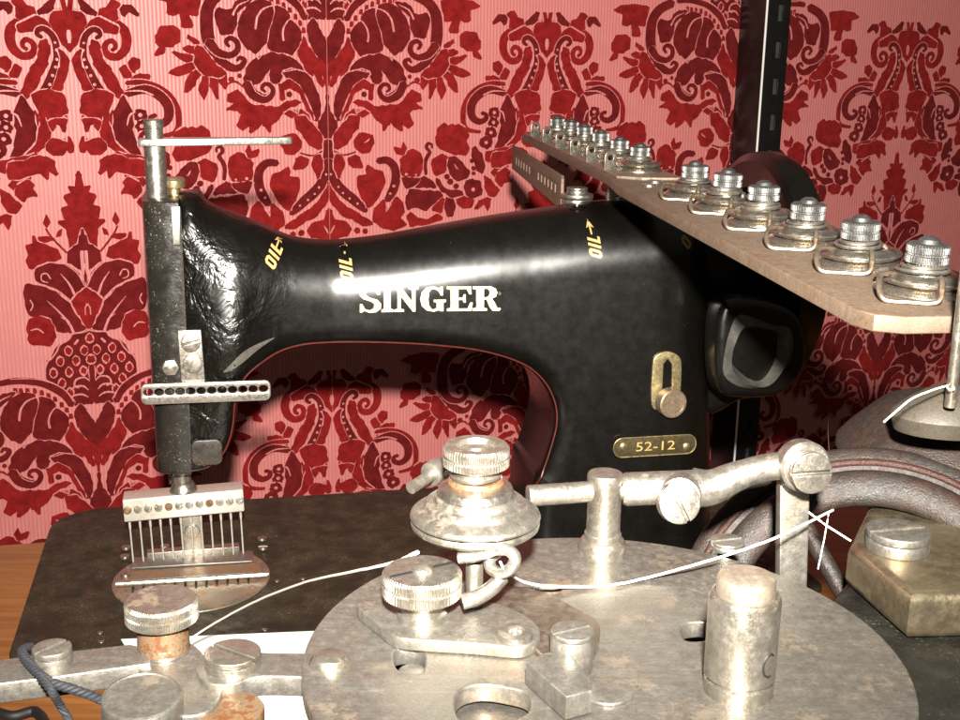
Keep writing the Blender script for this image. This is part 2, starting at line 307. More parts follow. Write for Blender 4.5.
DAMASK = json.loads('[["R",0,[4,-119,25,-120,20,-104,13,-94,46,-92,63,-83,64,-65,56,-45,33,-29,23,-11,-5,4,-6,-4]],["P",0,[-4,-48,5,-49,9,-40,9,-29,5,-19,-6,-16]],["D",0,[40,-120,61,-120,83,-105,112,-91,99,-83,69,-87,47,-102]],["D",0,[206,-113,237,-111,257,-92,258,-84,223,-97,213,-85,201,-87,194,-103]],["R",0,[112,-86,119,-102,144,-106,158,-120,182,-122,193,-111,180,-99,185,-83,171,-62,139,-54,115,-58]],["R",1,[170,-71,166,-59,173,-54,182,-48,187,-42,190,-37,191,-32,192,-26,191,-20,189,-13,186,-8,181,-3,174,2,169,5,163,6,156,5,150,4,145,3,141,-1,139,-4,139,-6,140,-10,141,-13,144,-15,149,-17,151,-17,153,-17,156,-16,158,-14,159,-13,159,-11,159,-10,158,-9,154,-7,150,-6,148,0,170,-71,188,-74,196,-70,209,-64,220,-56,226,-46,229,-37,230,-27,228,-17,224,-7,217,3,206,12,192,19,178,24,162,25,147,24,135,21,125,15,119,8,115,1,115,-7,118,-15,124,-21,132,-26,142,-29,153,-31,163,-29,170,-25,175,-20,177,-15,176,-9,173,-4,166,0,159,2,155,3,148,0]],["R",0,[63,-51,83,-69,111,-82,147,-70,183,-59,175,-42,138,-44,114,-48,90,-53,77,-41]],["D",1,[92,-29,100,-26,105,-27,114,-30,122,-35,123,-42,120,-48,115,-53,106,-56,96,-58,85,-57,74,-54,64,-49,56,-44,49,-38,44,-32,40,-25,37,-17,35,-9,34,-1,34,8,35,17,36,26,39,33,43,39,47,46,51,52,55,59,59,66,63,73,67,80,71,87,77,94,82,102,88,109,94,117,101,124,106,130,108,133,109,134,111,136,133,139,92,-29,95,-35,100,-36,106,-39,107,-39,106,-39,104,-41,102,-42,98,-43,93,-44,89,-43,85,-41,79,-38,74,-34,70,-31,67,-26,65,-21,63,-15,62,-8,61,-1,61,6,61,14,63,21,65,26,69,31,73,37,77,44,82,50,87,57,92,64,97,70,102,77,107,83,113,89,119,96,126,103,134,110,140,116,144,121,145,125,146,127,133,139]],["P",0,[57,-18,56,-16,52,-15,49,-15,47,-18,49,-20,53,-21,56,-20]],["P",0,[54,0,52,2,48,4,45,2,43,0,45,-3,49,-4,53,-3]],["P",0,[56,22,54,25,49,26,45,25,43,22,46,20,50,18,54,20]],["P",0,[62,41,60,43,55,45,51,43,50,41,52,38,56,37,60,38]],["P",0,[75,61,73,64,69,65,64,64,63,61,65,58,69,57,74,58]],["P",0,[88,83,86,86,81,87,77,86,75,83,77,80,82,79,86,80]],["P",0,[108,104,107,107,103,108,99,107,97,104,99,102,103,101,107,102]],["P",0,[135,124,133,128,127,129,122,128,120,124,123,121,128,119,133,121]],["R",0,[4,22,21,5,42,-5,35,19,41,43,57,68,71,92,87,115,97,135,75,137,55,121,39,96,24,68,11,44]],["R",0,[75,11,74,-13,82,-25,100,-23,110,-5,114,15,131,35,148,47,165,67,176,88,193,104,179,121,155,111,132,92,113,68,99,47,82,29]],["R",0,[209,26,232,16,252,18,254,38,235,51,222,55]],["R",0,[173,45,196,33,217,51,225,65,193,69]],["R",0,[228,63,260,57,291,59,280,80,245,82,227,75]],["R",1,[224,66,220,67,217,70,213,75,209,81,204,87,200,93,197,97,200,100,224,66,226,68,223,72,220,77,216,83,213,89,209,95,206,99,200,100]],["R",0,[24,130,45,134,97,139,133,144,157,158,149,179,117,187,93,181,71,181,59,181,41,199,34,178,27,174,34,154,41,143]],["R",1,[194,80,200,73,214,72,235,70,258,70,279,72,301,76,321,81,340,88,357,96,372,105,384,116,394,128,401,139,405,150,406,160,406,169,405,180,402,191,396,201,385,208,372,212,358,215,341,216,324,217,312,217,306,212,194,80,202,85,216,84,236,84,255,84,273,86,292,89,309,94,325,100,339,107,351,115,361,124,369,134,375,144,379,153,381,161,381,169,381,179,379,188,375,194,370,198,363,201,353,203,339,205,323,207,312,207,306,212]],["P",1,[119,-111,115,-111,106,-115,93,-122,83,-130,78,-138,75,-147,74,-153,77,-155,119,-111,119,-113,110,-118,98,-125,89,-131,85,-139,83,-148,81,-154,77,-155]],["D",1,[190,107,195,96,213,92,240,86,269,83,295,86,317,92,336,100,352,110,365,121,374,134,377,148,374,162,367,174,353,184,336,190,318,193,302,191,288,187,278,182,273,175,273,168,277,161,287,157,297,155,303,154,312,159,190,107,205,114,223,111,248,107,267,106,281,108,296,113,309,119,320,125,329,133,335,140,337,149,337,158,335,165,330,169,322,173,315,175,310,175,302,174,297,172,296,171,295,169,294,168,295,167,302,166,308,165,312,159]],["D",0,[220,159,227,169,246,174,264,169,272,158,265,147,247,143,228,148]],["P",0,[237,158,240,162,246,164,252,162,255,158,252,155,246,153,240,155]],["D",0,[225,187,232,197,249,201,266,196,273,186,266,176,250,172,233,177]],["P",0,[241,187,243,190,249,192,255,190,258,186,256,183,249,181,243,183]],["D",0,[233,215,241,226,260,231,279,226,287,214,280,203,261,199,242,204]],["P",0,[252,215,254,218,260,220,266,218,269,215,267,211,261,210,254,211]],["D",0,[253,243,262,256,283,261,304,255,314,243,305,230,284,225,262,230]],["P",0,[275,243,277,247,283,248,290,246,292,243,290,239,284,238,277,239]],["D",0,[218,156,188,105,167,133,146,156,141,190,152,223,183,251,223,260,247,265,224,232,213,199]],["P",1,[228,151,227,153,222,154,215,156,210,160,204,167,199,177,195,185,193,185,228,151,226,150,220,151,211,153,203,157,198,166,194,177,192,184,193,185]],["P",1,[301,110,297,111,286,108,269,103,251,100,230,100,206,100,189,101,187,100,301,110,301,107,289,104,272,99,253,96,230,96,205,98,188,99,187,100]],["R",0,[148,105,92,95,35,105,21,152,41,157,56,181,69,162,89,180,102,161,117,175,126,152,143,128]],["R",0,[114,161,87,195,99,218,123,240,143,248,167,261,215,274,183,251,144,225,133,194]],["R",0,[518,222,511,203,480,187,465,195,445,189,430,195,414,188,387,200,368,221,378,240,358,259,374,277,421,277,467,267,499,257,516,243]],["R",0,[540,303,529,285,491,271,459,281,463,309,482,328,521,332]],["P",1,[544,328,541,326,543,320,545,311,545,303,543,296,538,288,530,282,518,276,502,271,490,268,490,267,544,328,547,327,550,321,554,312,555,303,552,294,545,285,536,278,521,273,503,269,491,266,490,267]],["P",1,[418,276,417,278,408,280,396,284,389,287,386,291,386,296,386,301,383,302,418,276,416,276,407,277,393,280,382,284,378,290,378,297,379,301,383,302]],["D",0,[459,286,428,279,389,303,357,325,372,344,411,352,451,333,463,309]],["P",1,[432,302,433,303,428,308,422,314,419,317,416,315,422,311,427,309,428,309,432,302,431,302,425,306,418,312,413,316,420,317,425,313,429,310,428,309]],["D",0,[354,282,350,263,333,253,302,278,286,307,297,331,321,325,334,301]],["D",0,[452,338,456,343,466,346,476,343,480,337,476,331,467,329,457,331]],["D",0,[435,352,439,359,451,361,462,358,466,351,462,345,451,342,440,345]],["D",0,[409,365,413,371,423,374,433,371,437,365,433,359,423,357,413,359]],["D",0,[338,294,342,299,349,301,357,299,361,294,357,289,350,287,342,289]],["D",0,[329,316,333,321,341,323,349,320,353,315,350,310,341,308,333,311]],["D",0,[330,330,333,334,341,336,348,334,351,330,348,325,341,324,334,326]],["D",0,[387,370,372,348,340,347,308,354,300,374,303,393,339,402,371,394]],["P",0,[333,376,335,380,342,382,349,380,352,376,349,372,342,370,335,372]],["D",1,[545,266,543,260,547,258,552,255,553,253,553,251,552,248,552,247,551,247,546,247,543,248,542,249,542,253,542,255,537,258,545,266,554,267,558,264,565,261,570,255,570,249,567,244,560,239,551,238,542,240,534,243,531,248,532,253,532,256,537,258]],["D",1,[541,262,552,263,559,270,569,280,576,292,577,306,573,320,571,329,563,332,541,262,537,269,543,276,552,285,558,295,559,306,557,319,556,328,563,332]],["D",0,[636,348,598,340,567,336,517,355,521,368,567,366,605,366,634,359]],["D",0,[651,386,636,367,590,375,497,379,485,394,528,412,567,433,605,420,651,428,655,404]],["D",0,[470,394,434,400,426,424,437,453,465,452,479,427]],["D",0,[517,341,505,346,470,373,395,380,387,396,450,395,497,375,517,355]],["R",0,[418,400,379,396,335,407,347,426,386,430,414,419]],["R",0,[338,431,307,407,275,398,255,408,270,443,287,417,314,431]],["R",0,[293,335,261,346,232,370,211,380,235,399,267,394,288,364]],["R",0,[245,317,214,306,173,308,185,328,159,347,204,359,236,346,257,331]],["R",0,[287,269,247,265,183,258,143,248,162,285,198,299,246,303,282,295]],["R",0,[13,232,22,211,31,211,31,226,55,218,89,216,110,229,111,246,85,257,54,255,34,241,27,251,15,251]],["R",0,[26,166,33,187,42,200,59,181,71,181,85,199,97,170]],["R",1,[116,157,105,163,105,171,106,184,108,197,111,207,115,218,121,227,130,237,141,245,148,250,154,250,116,157,127,162,127,170,127,183,128,194,130,204,133,214,137,222,143,231,151,240,156,246,154,250]],["R",0,[75,300,89,283,84,271,116,259,161,259,191,272,230,270,255,275,258,311,219,315,182,306,144,301,111,318,107,296,81,308]],["R",0,[152,357,173,336,163,327,187,317,225,328,236,350,208,371,197,358]],["R",0,[-6,299,-3,297,10,309,12,337,44,335,29,354,60,359,45,384,73,389,61,419,89,424,62,441,55,475,47,492,-6,490]],["D",0,[-6,447,-2,444,9,461,20,483,38,490,62,506,66,528,47,532,20,548,-1,569,-6,596,-6,595]],["P",0,[15,501,1,500,2,534,-2,537,5,566,14,565]],["R",0,[114,425,129,401,145,426,132,440]],["R",0,[74,441,93,448,101,464,79,461]],["R",0,[104,468,130,460,168,463,151,476,122,473]],["R",1,[136,439,131,439,127,445,121,453,114,460,105,468,96,476,86,483,77,491,68,497,62,502,63,505,136,439,138,442,134,447,128,455,120,463,111,471,102,479,92,487,83,494,74,501,68,506,63,505]],["R",0,[86,520,94,498,121,490,167,474,182,455,189,479,215,484,203,506,218,522,207,542,149,531,111,523]],["D",0,[6,590,31,557,75,535,130,528,181,539,188,568,144,588,104,604,67,625,51,625,32,615,15,596]],["P",1,[131,571,134,571,137,566,141,561,145,557,151,557,157,557,161,559,163,563,164,568,162,572,156,575,148,577,141,578,141,579,131,571,129,569,132,565,137,559,143,554,150,553,159,554,165,557,168,562,168,569,166,574,158,578,149,579,142,580,141,579]],["P",1,[44,617,49,617,54,609,60,597,67,586,76,576,86,566,93,559,93,558,44,617,41,614,46,606,52,595,61,584,71,574,83,565,91,558,93,558]],["P",1,[4,595,6,594,13,585,22,571,33,558,49,548,68,538,81,532,81,530,4,595,2,593,9,583,18,569,30,556,47,546,66,536,79,530,81,530]],["R",0,[-6,598,2,598,26,610,57,629,51,651,34,668,15,690,4,707,-6,709]],["P",1,[-6,639,-6,641,-4,643,2,646,6,650,8,656,8,664,8,670,10,671,-6,639,-6,639,-1,641,5,644,11,649,12,656,12,664,12,670,10,671]],["D",0,[14,708,46,669,62,643,110,609,164,587,223,580,238,605,223,663,176,670,136,687,121,709,74,715,42,716]],["P",1,[59,717,65,716,68,709,73,699,80,690,87,681,97,672,108,662,123,649,140,636,151,627,151,626,59,717,55,713,59,707,64,697,72,687,80,678,91,669,103,659,119,647,137,635,150,626,151,626]],["P",1,[65,628,68,629,81,620,99,609,119,599,142,592,167,587,185,583,185,581,65,628,65,626,78,618,96,606,116,596,140,589,165,584,183,580,185,581]],["P",1,[214,621,211,621,208,625,204,630,202,636,204,641,209,647,212,650,215,651,214,621,215,623,212,627,209,631,207,635,209,640,213,645,217,649,215,651]],["R",0,[131,700,150,674,183,668,222,672,234,696,227,741,144,746,129,727]],["P",1,[172,712,174,712,180,709,187,704,194,701,203,701,212,702,219,703,221,702,172,712,171,710,176,706,184,701,193,697,203,697,213,699,220,701,221,702]],["P",1,[105,671,104,671,96,674,84,678,75,682,71,686,70,690,69,692,70,693,105,671,105,672,98,676,87,681,79,685,75,688,73,691,71,693,70,693]],["D",0,[-2,709,29,718,68,720,79,734,117,747,136,762,150,783,170,789,176,835,155,843,106,868,92,886,83,913,-3,912,-4,820,-6,774]],["P",1,[-4,710,-3,712,4,714,14,716,25,718,39,719,53,719,63,720,68,724,71,729,78,734,89,739,102,742,112,746,118,751,121,756,125,762,131,768,138,774,145,780,152,784,159,786,164,790,168,795,172,801,175,808,176,818,176,829,176,838,179,839,-4,710,-2,709,5,711,15,713,26,715,39,715,53,715,66,717,73,721,76,727,81,731,91,735,105,739,116,743,123,749,126,755,130,760,136,766,143,772,149,777,156,780,162,783,169,787,174,793,178,799,181,807,182,818,182,830,182,838,179,839]],["P",0,[0,717,-6,725,-6,734,-6,744,3,748,14,743,18,732,13,724]],["R",0,[1,723,-6,729,-6,737,2,742,11,736,9,728]],["P",0,[26,749,38,757,41,766,35,775,23,780,12,774,8,764,12,755]],["R",0,[25,755,33,761,34,769,24,774,14,768,16,760]],["P",0,[86,747,98,755,101,764,95,774,83,779,72,773,67,763,72,754]],["R",0,[85,754,93,759,94,768,83,773,74,767,76,759]],["P",0,[59,775,71,783,74,793,68,802,56,807,45,801,41,791,45,782]],["R",0,[59,782,66,788,67,796,57,801,48,795,50,787]],["P",0,[120,773,133,781,136,791,130,800,117,805,106,799,102,789,106,780]],["R",0,[120,780,128,786,128,794,118,799,109,793,111,785]],["P",0,[89,804,101,813,105,822,98,832,86,837,75,830,71,820,75,811]],["R",0,[89,811,97,817,97,825,87,830,77,824,80,816]],["P",0,[148,803,161,811,164,821,158,831,146,835,134,829,130,819,135,810]],["R",0,[148,810,156,816,157,824,146,829,137,823,139,815]],["P",0,[119,833,132,841,135,851,129,860,117,865,105,859,101,849,106,840]],["R",0,[119,839,127,845,128,854,117,859,108,853,110,844]],["P",0,[2,774,-6,782,-6,792,-6,801,5,806,16,800,21,790,16,781]],["R",0,[3,781,-5,787,-5,795,5,800,14,794,12,786]],["P",0,[34,804,46,812,49,821,43,831,31,836,20,829,15,819,20,810]],["R",0,[33,810,41,816,42,824,31,829,22,823,24,815]],["P",0,[91,860,103,868,106,878,100,887,88,892,76,886,72,875,77,866]],["R",0,[90,866,98,872,99,881,88,886,79,880,81,871]],["P",1,[43,734,42,738,46,741,51,745,55,748,61,748,43,734,49,734,53,737,58,741,62,744,61,748]],["P",1,[10,849,13,850,17,847,24,843,31,840,41,840,52,842,61,845,65,848,67,853,68,857,65,859,58,861,53,863,52,866,10,849,10,848,14,844,21,840,30,836,41,836,54,837,65,840,71,846,75,852,75,859,69,863,61,866,55,867,52,866]],["P",1,[18,874,21,874,25,871,32,867,39,864,48,863,58,863,67,864,74,866,81,868,85,871,88,870,18,874,18,872,22,869,28,863,37,859,47,858,58,858,68,859,77,862,83,866,88,868,88,870]],["P",1,[20,894,22,894,27,892,35,889,43,887,51,886,60,886,68,887,76,888,84,891,90,892,93,891,20,894,20,892,25,889,33,885,41,882,51,881,60,881,69,882,78,884,87,887,92,889,93,891]],["P",1,[11,807,10,807,10,812,11,819,11,826,10,832,10,839,9,844,10,845,11,807,12,807,13,812,15,819,16,826,15,833,13,839,11,844,10,845]],["D",1,[81,916,74,904,80,897,89,887,100,877,112,868,124,861,138,854,154,847,171,841,190,835,209,831,229,828,248,826,265,825,282,824,300,824,319,825,337,827,350,828,357,837,81,916,99,915,105,908,113,898,122,890,131,884,141,878,154,872,168,865,183,859,199,854,216,850,234,848,252,845,268,843,284,842,299,842,317,842,335,843,348,844,357,837]],["P",1,[85,957,77,946,81,939,88,930,95,921,101,914,108,908,114,902,122,896,131,890,140,884,149,879,157,874,166,870,174,867,183,863,192,860,202,858,212,855,223,854,233,853,243,853,252,853,261,852,272,851,283,851,296,851,310,853,323,855,336,860,348,866,355,870,356,873,85,957,103,955,108,949,114,940,120,932,125,926,130,921,136,916,143,910,151,904,158,899,165,894,173,890,180,887,188,883,195,880,202,877,210,875,219,873,227,871,235,870,244,870,254,869,264,868,274,866,284,865,296,864,308,864,319,865,331,868,343,872,352,875,356,873]],["R",0,[101,933,86,935,84,949,102,949]],["R",0,[116,915,100,917,98,931,116,931]],["R",0,[133,899,118,901,116,915,134,915]],["R",0,[157,883,142,885,139,898,157,898]],["R",0,[181,871,166,873,164,887,181,887]],["R",0,[205,862,190,864,188,878,206,877]],["R",0,[231,855,216,857,214,871,231,871]],["R",0,[258,853,243,855,241,869,258,869]],["R",0,[282,852,268,854,265,867,283,867]],["R",0,[303,850,288,852,286,866,303,866]],["P",1,[79,903,78,901,84,893,94,881,104,871,115,863,127,857,141,851,157,845,175,839,193,834,211,831,230,829,249,827,272,826,295,826,311,826,312,827,79,903,81,902,87,894,96,882,107,872,117,865,129,859,142,853,158,847,176,842,194,837,212,834,230,831,249,830,272,829,295,828,311,828,312,827]],["P",0,[-6,-1009,-4,-1009,0,-1045,18,-1073,50,-1092,36,-1074,17,-1039,3,-1009,-6,-987]],["D",0,[-6,-983,-4,-1009,11,-1045,32,-1071,55,-1091,75,-1074,78,-1053,67,-1027,45,-996,16,-978,-6,-959,-6,-959]],["R",0,[-6,-948,2,-970,37,-987,73,-1014,95,-1042,109,-1036,120,-1014,119,-992,94,-966,79,-948,58,-939,65,-961,47,-939,25,-913,14,-913,22,-944,7,-922,-6,-891,-6,-922]],["D",0,[103,-1049,117,-1070,142,-1081,162,-1075,150,-1092,171,-1112,204,-1121,214,-1089,221,-1072,235,-1050,242,-1015,217,-1002,180,-988,144,-992,120,-1014,106,-1031]],["P",1,[177,-1030,182,-1032,183,-1037,184,-1046,183,-1054,180,-1062,174,-1070,168,-1076,161,-1082,153,-1086,147,-1089,145,-1089,177,-1030,173,-1032,175,-1038,176,-1046,176,-1053,173,-1061,169,-1068,163,-1074,157,-1080,150,-1084,144,-1087,145,-1089]],["D",0,[222,-1124,254,-1131,312,-1125,334,-1104,356,-1078,360,-1043,341,-1020,319,-1007,297,-996,268,-1011,246,-1028,241,-1054,225,-1080,214,-1106]],["P",1,[291,-1058,294,-1060,293,-1068,290,-1080,285,-1091,277,-1099,268,-1107,256,-1113,240,-1117,223,-1120,212,-1121,209,-1120,291,-1058,286,-1059,284,-1067,281,-1079,277,-1089,270,-1097,262,-1104,252,-1109,238,-1114,222,-1117,210,-1119,209,-1120]],["D",0,[290,-1136,334,-1136,367,-1128,378,-1111,393,-1105,438,-1110,449,-1092,438,-1066,427,-1045,386,-1045,367,-1065,364,-1095,334,-1117]],["P",1,[380,-1092,382,-1095,377,-1101,369,-1110,358,-1119,343,-1124,325,-1128,313,-1131,311,-1131,380,-1092,374,-1092,370,-1099,363,-1108,354,-1116,340,-1121,324,-1126,312,-1130,311,-1131]],["D",1,[364,-1160,370,-1145,385,-1141,406,-1135,423,-1129,435,-1122,445,-1114,452,-1105,455,-1094,457,-1080,457,-1066,456,-1053,454,-1041,450,-1029,445,-1018,439,-1007,432,-998,425,-991,415,-984,405,-979,393,-974,381,-970,372,-968,367,-969,360,-971,354,-974,350,-977,348,-978,347,-978,348,-979,353,-981,355,-982,355,-982,359,-979,362,-977,369,-976,364,-1160,387,-1169,403,-1165,427,-1159,451,-1151,470,-1141,486,-1129,498,-1115,505,-1099,508,-1082,509,-1066,509,-1051,506,-1037,501,-1023,495,-1009,486,-995,475,-982,460,-972,444,-964,427,-958,408,-953,389,-950,370,-950,354,-953,343,-959,336,-965,331,-970,327,-976,328,-983,336,-988,346,-991,358,-992,367,-988,370,-983,373,-980,369,-976]],["D",1,[483,-1034,458,-1032,452,-1025,443,-1016,435,-1009,424,-1005,410,-1002,399,-1000,390,-1002,382,-1005,377,-1008,375,-1013,375,-1019,378,-1024,381,-1026,388,-1028,392,-1029,395,-1029,399,-1026,401,-1025,400,-1024,396,-1020,392,-1017,394,-1012,483,-1034,494,-1020,486,-1013,473,-1003,456,-993,437,-987,416,-984,396,-983,378,-987,364,-993,354,-1002,350,-1012,352,-1022,357,-1031,368,-1037,381,-1041,395,-1042,407,-1038,415,-1033,419,-1026,414,-1019,407,-1014,402,-1012,394,-1012]],["R",0,[513,-1022,536,-1035,559,-1045,557,-1031,529,-1017]],["R",0,[499,-995,514,-1013,551,-1015,582,-1007,552,-995]],["R",0,[514,-986,559,-993,621,-1002,598,-982,560,-973]],["R",0,[514,-972,575,-968,641,-948,607,-939,560,-945]],["R",0,[503,-959,545,-950,576,-927,576,-895,542,-914,518,-941]],["R",0,[484,-950,511,-932,523,-900,504,-875,488,-909]],["R",0,[446,-950,476,-945,477,-909,447,-877,446,-913]],["R",0,[409,-945,446,-954,439,-922,420,-904,409,-922]],["R",0,[409,-949,454,-968,498,-1008,529,-1017,537,-968,499,-941,439,-936]],["R",0,[585,-1054,612,-1063,658,-1061,678,-1041,682,-1023,667,-1014,687,-987,648,-994,651,-1009,613,-1014,586,-1027]],["D",0,[93,-948,123,-979,159,-992,224,-1000,261,-993,282,-980,290,-989,327,-962,345,-931,334,-904,289,-882,260,-873,230,-882,260,-891,297,-902,312,-920,289,-920,275,-927,249,-949,231,-966,238,-940,231,-922,201,-922,184,-944,144,-959]],["D",1,[338,-930,317,-926,312,-918,305,-908,298,-900,288,-895,275,-890,265,-888,259,-887,252,-889,245,-891,240,-895,237,-900,236,-904,238,-907,242,-911,246,-913,250,-914,255,-914,258,-913,261,-912,263,-909,264,-908,263,-907,258,-904,254,-903,253,-899,338,-930,351,-918,346,-910,338,-898,326,-886,308,-877,288,-872,269,-869,251,-871,237,-876,227,-882,220,-889,216,-897,216,-905,220,-913,228,-919,237,-924,248,-925,259,-925,269,-922,275,-917,278,-911,278,-905,271,-901,264,-898,259,-897,253,-899]],["D",0,[86,-948,144,-959,187,-951,165,-933,122,-917,100,-895,77,-860,62,-824,34,-824,26,-860,39,-895,65,-931]],["R",0,[122,-917,165,-933,187,-922,205,-918,194,-877,179,-877,183,-904,150,-909,114,-895,88,-860,84,-833,55,-824,77,-860,100,-895]],["R",0,[110,-869,128,-878,161,-875,208,-860,319,-866,364,-904,405,-895,416,-877,379,-873,423,-854,379,-851,356,-841,379,-809,349,-800,319,-818,326,-791,289,-805,274,-823,267,-810,244,-792,239,-814,208,-823,179,-855]],["R",0,[69,-824,84,-842,117,-855,120,-837,157,-851,186,-842,149,-833,134,-815,98,-788]],["D",0,[172,-893,168,-887,159,-885,150,-887,146,-893,150,-899,159,-901,168,-899]],["R",0,[370,-940,367,-936,360,-934,353,-936,350,-940,353,-945,360,-947,367,-945]],["R",0,[407,-931,403,-926,394,-923,384,-926,380,-931,384,-937,394,-939,403,-937]],["R",1,[344,-910,347,-910,356,-914,368,-920,379,-923,391,-922,406,-918,416,-915,420,-916,344,-910,343,-912,351,-917,363,-925,378,-929,394,-927,409,-922,419,-919,420,-916]],["P",1,[89,-950,90,-950,98,-952,109,-955,122,-957,141,-955,164,-952,180,-950,181,-951,89,-950,89,-951,97,-954,108,-957,122,-959,142,-958,165,-954,180,-952,181,-951]],["R",0,[503,-146,360,-148,317,-131,367,-124,366,-90,419,-92,423,-58,464,-62,450,-94,487,-89,492,-120]],["D",0,[-6,-895,3,-891,6,-851,34,-824,40,-798,11,-769,-6,-767]],["R",0,[17,-751,25,-784,62,-811,99,-838,142,-833,134,-806,105,-784,75,-757,46,-748]],["R",0,[112,-770,141,-788,193,-785,200,-765,181,-737,148,-733,119,-750]],["P",1,[158,-762,160,-762,164,-763,171,-765,176,-767,180,-769,182,-772,183,-773,182,-774,158,-762,158,-764,162,-765,167,-768,172,-770,175,-772,178,-773,180,-774,182,-774]],["D",1,[22,-742,23,-740,33,-736,50,-731,67,-728,87,-729,106,-733,120,-736,121,-739,22,-742,26,-744,37,-740,52,-735,68,-732,85,-734,104,-737,117,-740,121,-739]],["R",0,[82,-721,111,-729,140,-720,151,-694,110,-693,89,-707]],["D",0,[18,-771,-4,-771,-3,-735,-6,-708,6,-690,20,-686]],["D",1,[0,-724,-6,-715,-6,-710,-6,-701,-6,-692,-6,-684,-5,-674,-1,-664,6,-655,13,-646,22,-637,32,-630,43,-623,54,-616,65,-610,76,-605,87,-600,100,-593,113,-586,126,-580,138,-575,149,-571,157,-569,170,-571,0,-724,18,-719,20,-713,23,-705,27,-697,31,-689,34,-681,38,-674,44,-667,51,-661,58,-654,66,-649,75,-643,84,-638,93,-632,104,-627,116,-621,128,-613,140,-604,151,-597,159,-590,166,-584,171,-579,170,-571]],["P",0,[16,-678,14,-676,10,-675,7,-676,5,-678,7,-681,11,-682,14,-681]],["P",0,[47,-643,46,-641,42,-640,39,-641,37,-644,39,-646,42,-647,46,-646]],["P",0,[67,-626,65,-624,62,-623,58,-624,56,-626,58,-629,62,-629,65,-628]],["P",0,[96,-610,94,-608,91,-607,87,-608,85,-610,87,-613,91,-614,94,-613]],["P",0,[130,-596,129,-593,125,-592,121,-594,120,-596,121,-598,125,-599,129,-598]],["P",0,[169,-585,168,-583,164,-582,160,-583,159,-586,160,-588,164,-589,168,-588]],["R",0,[31,-735,60,-728,71,-707,55,-680,44,-666,23,-699]],["R",0,[-6,-663,14,-635,43,-607,86,-583,138,-563,197,-538,152,-533,108,-550,57,-564,21,-589,-4,-622]],["R",0,[125,-670,165,-674,166,-703,199,-691,236,-682,251,-654,236,-631,205,-603,175,-581,139,-614,128,-642]],["D",1,[207,-711,220,-703,230,-703,243,-704,252,-703,257,-702,262,-699,267,-696,271,-692,275,-687,277,-681,278,-673,277,-664,275,-655,272,-647,267,-639,262,-631,256,-623,250,-614,245,-607,252,-597,207,-711,215,-721,225,-722,241,-724,258,-724,273,-721,285,-716,295,-710,304,-703,310,-695,314,-685,317,-674,318,-662,316,-650,312,-639,307,-629,299,-619,289,-610,278,-602,271,-597,252,-597]],["P",0,[295,-641,293,-638,288,-637,283,-638,281,-641,283,-644,288,-645,293,-644]],["P",0,[278,-620,276,-618,272,-617,267,-618,266,-621,267,-623,272,-624,276,-623]],["P",1,[220,-695,220,-694,229,-689,242,-682,250,-675,254,-669,255,-662,253,-654,248,-645,239,-634,233,-627,234,-625,220,-695,223,-696,233,-692,247,-686,259,-678,264,-670,266,-662,263,-652,256,-642,246,-632,238,-625,234,-625]],["R",0,[205,-585,243,-607,250,-565,280,-592,296,-611,330,-591,334,-563,318,-549,349,-529,295,-516,235,-527,190,-547]],["R",0,[319,-717,341,-736,372,-744,410,-730,421,-702,410,-670,379,-661,334,-661,319,-685]],["R",0,[286,-748,319,-743,330,-766,345,-742,334,-729,304,-731]],["D",0,[319,-666,364,-661,410,-660,379,-637,341,-633]],["P",0,[352,-673,350,-670,345,-669,340,-670,338,-673,340,-676,345,-677,350,-676]],["P",0,[394,-671,392,-669,389,-668,386,-669,385,-671,386,-673,389,-674,392,-673]],["R",0,[349,-553,368,-567,403,-547,441,-541,488,-559,516,-544,441,-531,364,-524]],["R",0,[457,-569,519,-606,511,-558]],["R",0,[-6,-585,-6,-585,13,-575,23,-552,71,-546,100,-526,85,-508,33,-500,11,-477,-6,-474]],["P",1,[4,-515,5,-515,8,-517,13,-521,16,-525,20,-530,22,-534,24,-537,23,-538,4,-515,3,-515,5,-519,7,-523,10,-528,14,-532,19,-535,22,-538,23,-538]],["R",0,[137,-520,133,-513,122,-511,112,-514,107,-521,112,-527,122,-530,133,-526]],["R",0,[171,-517,167,-511,158,-509,148,-512,145,-518,149,-524,158,-526,168,-523]]]')
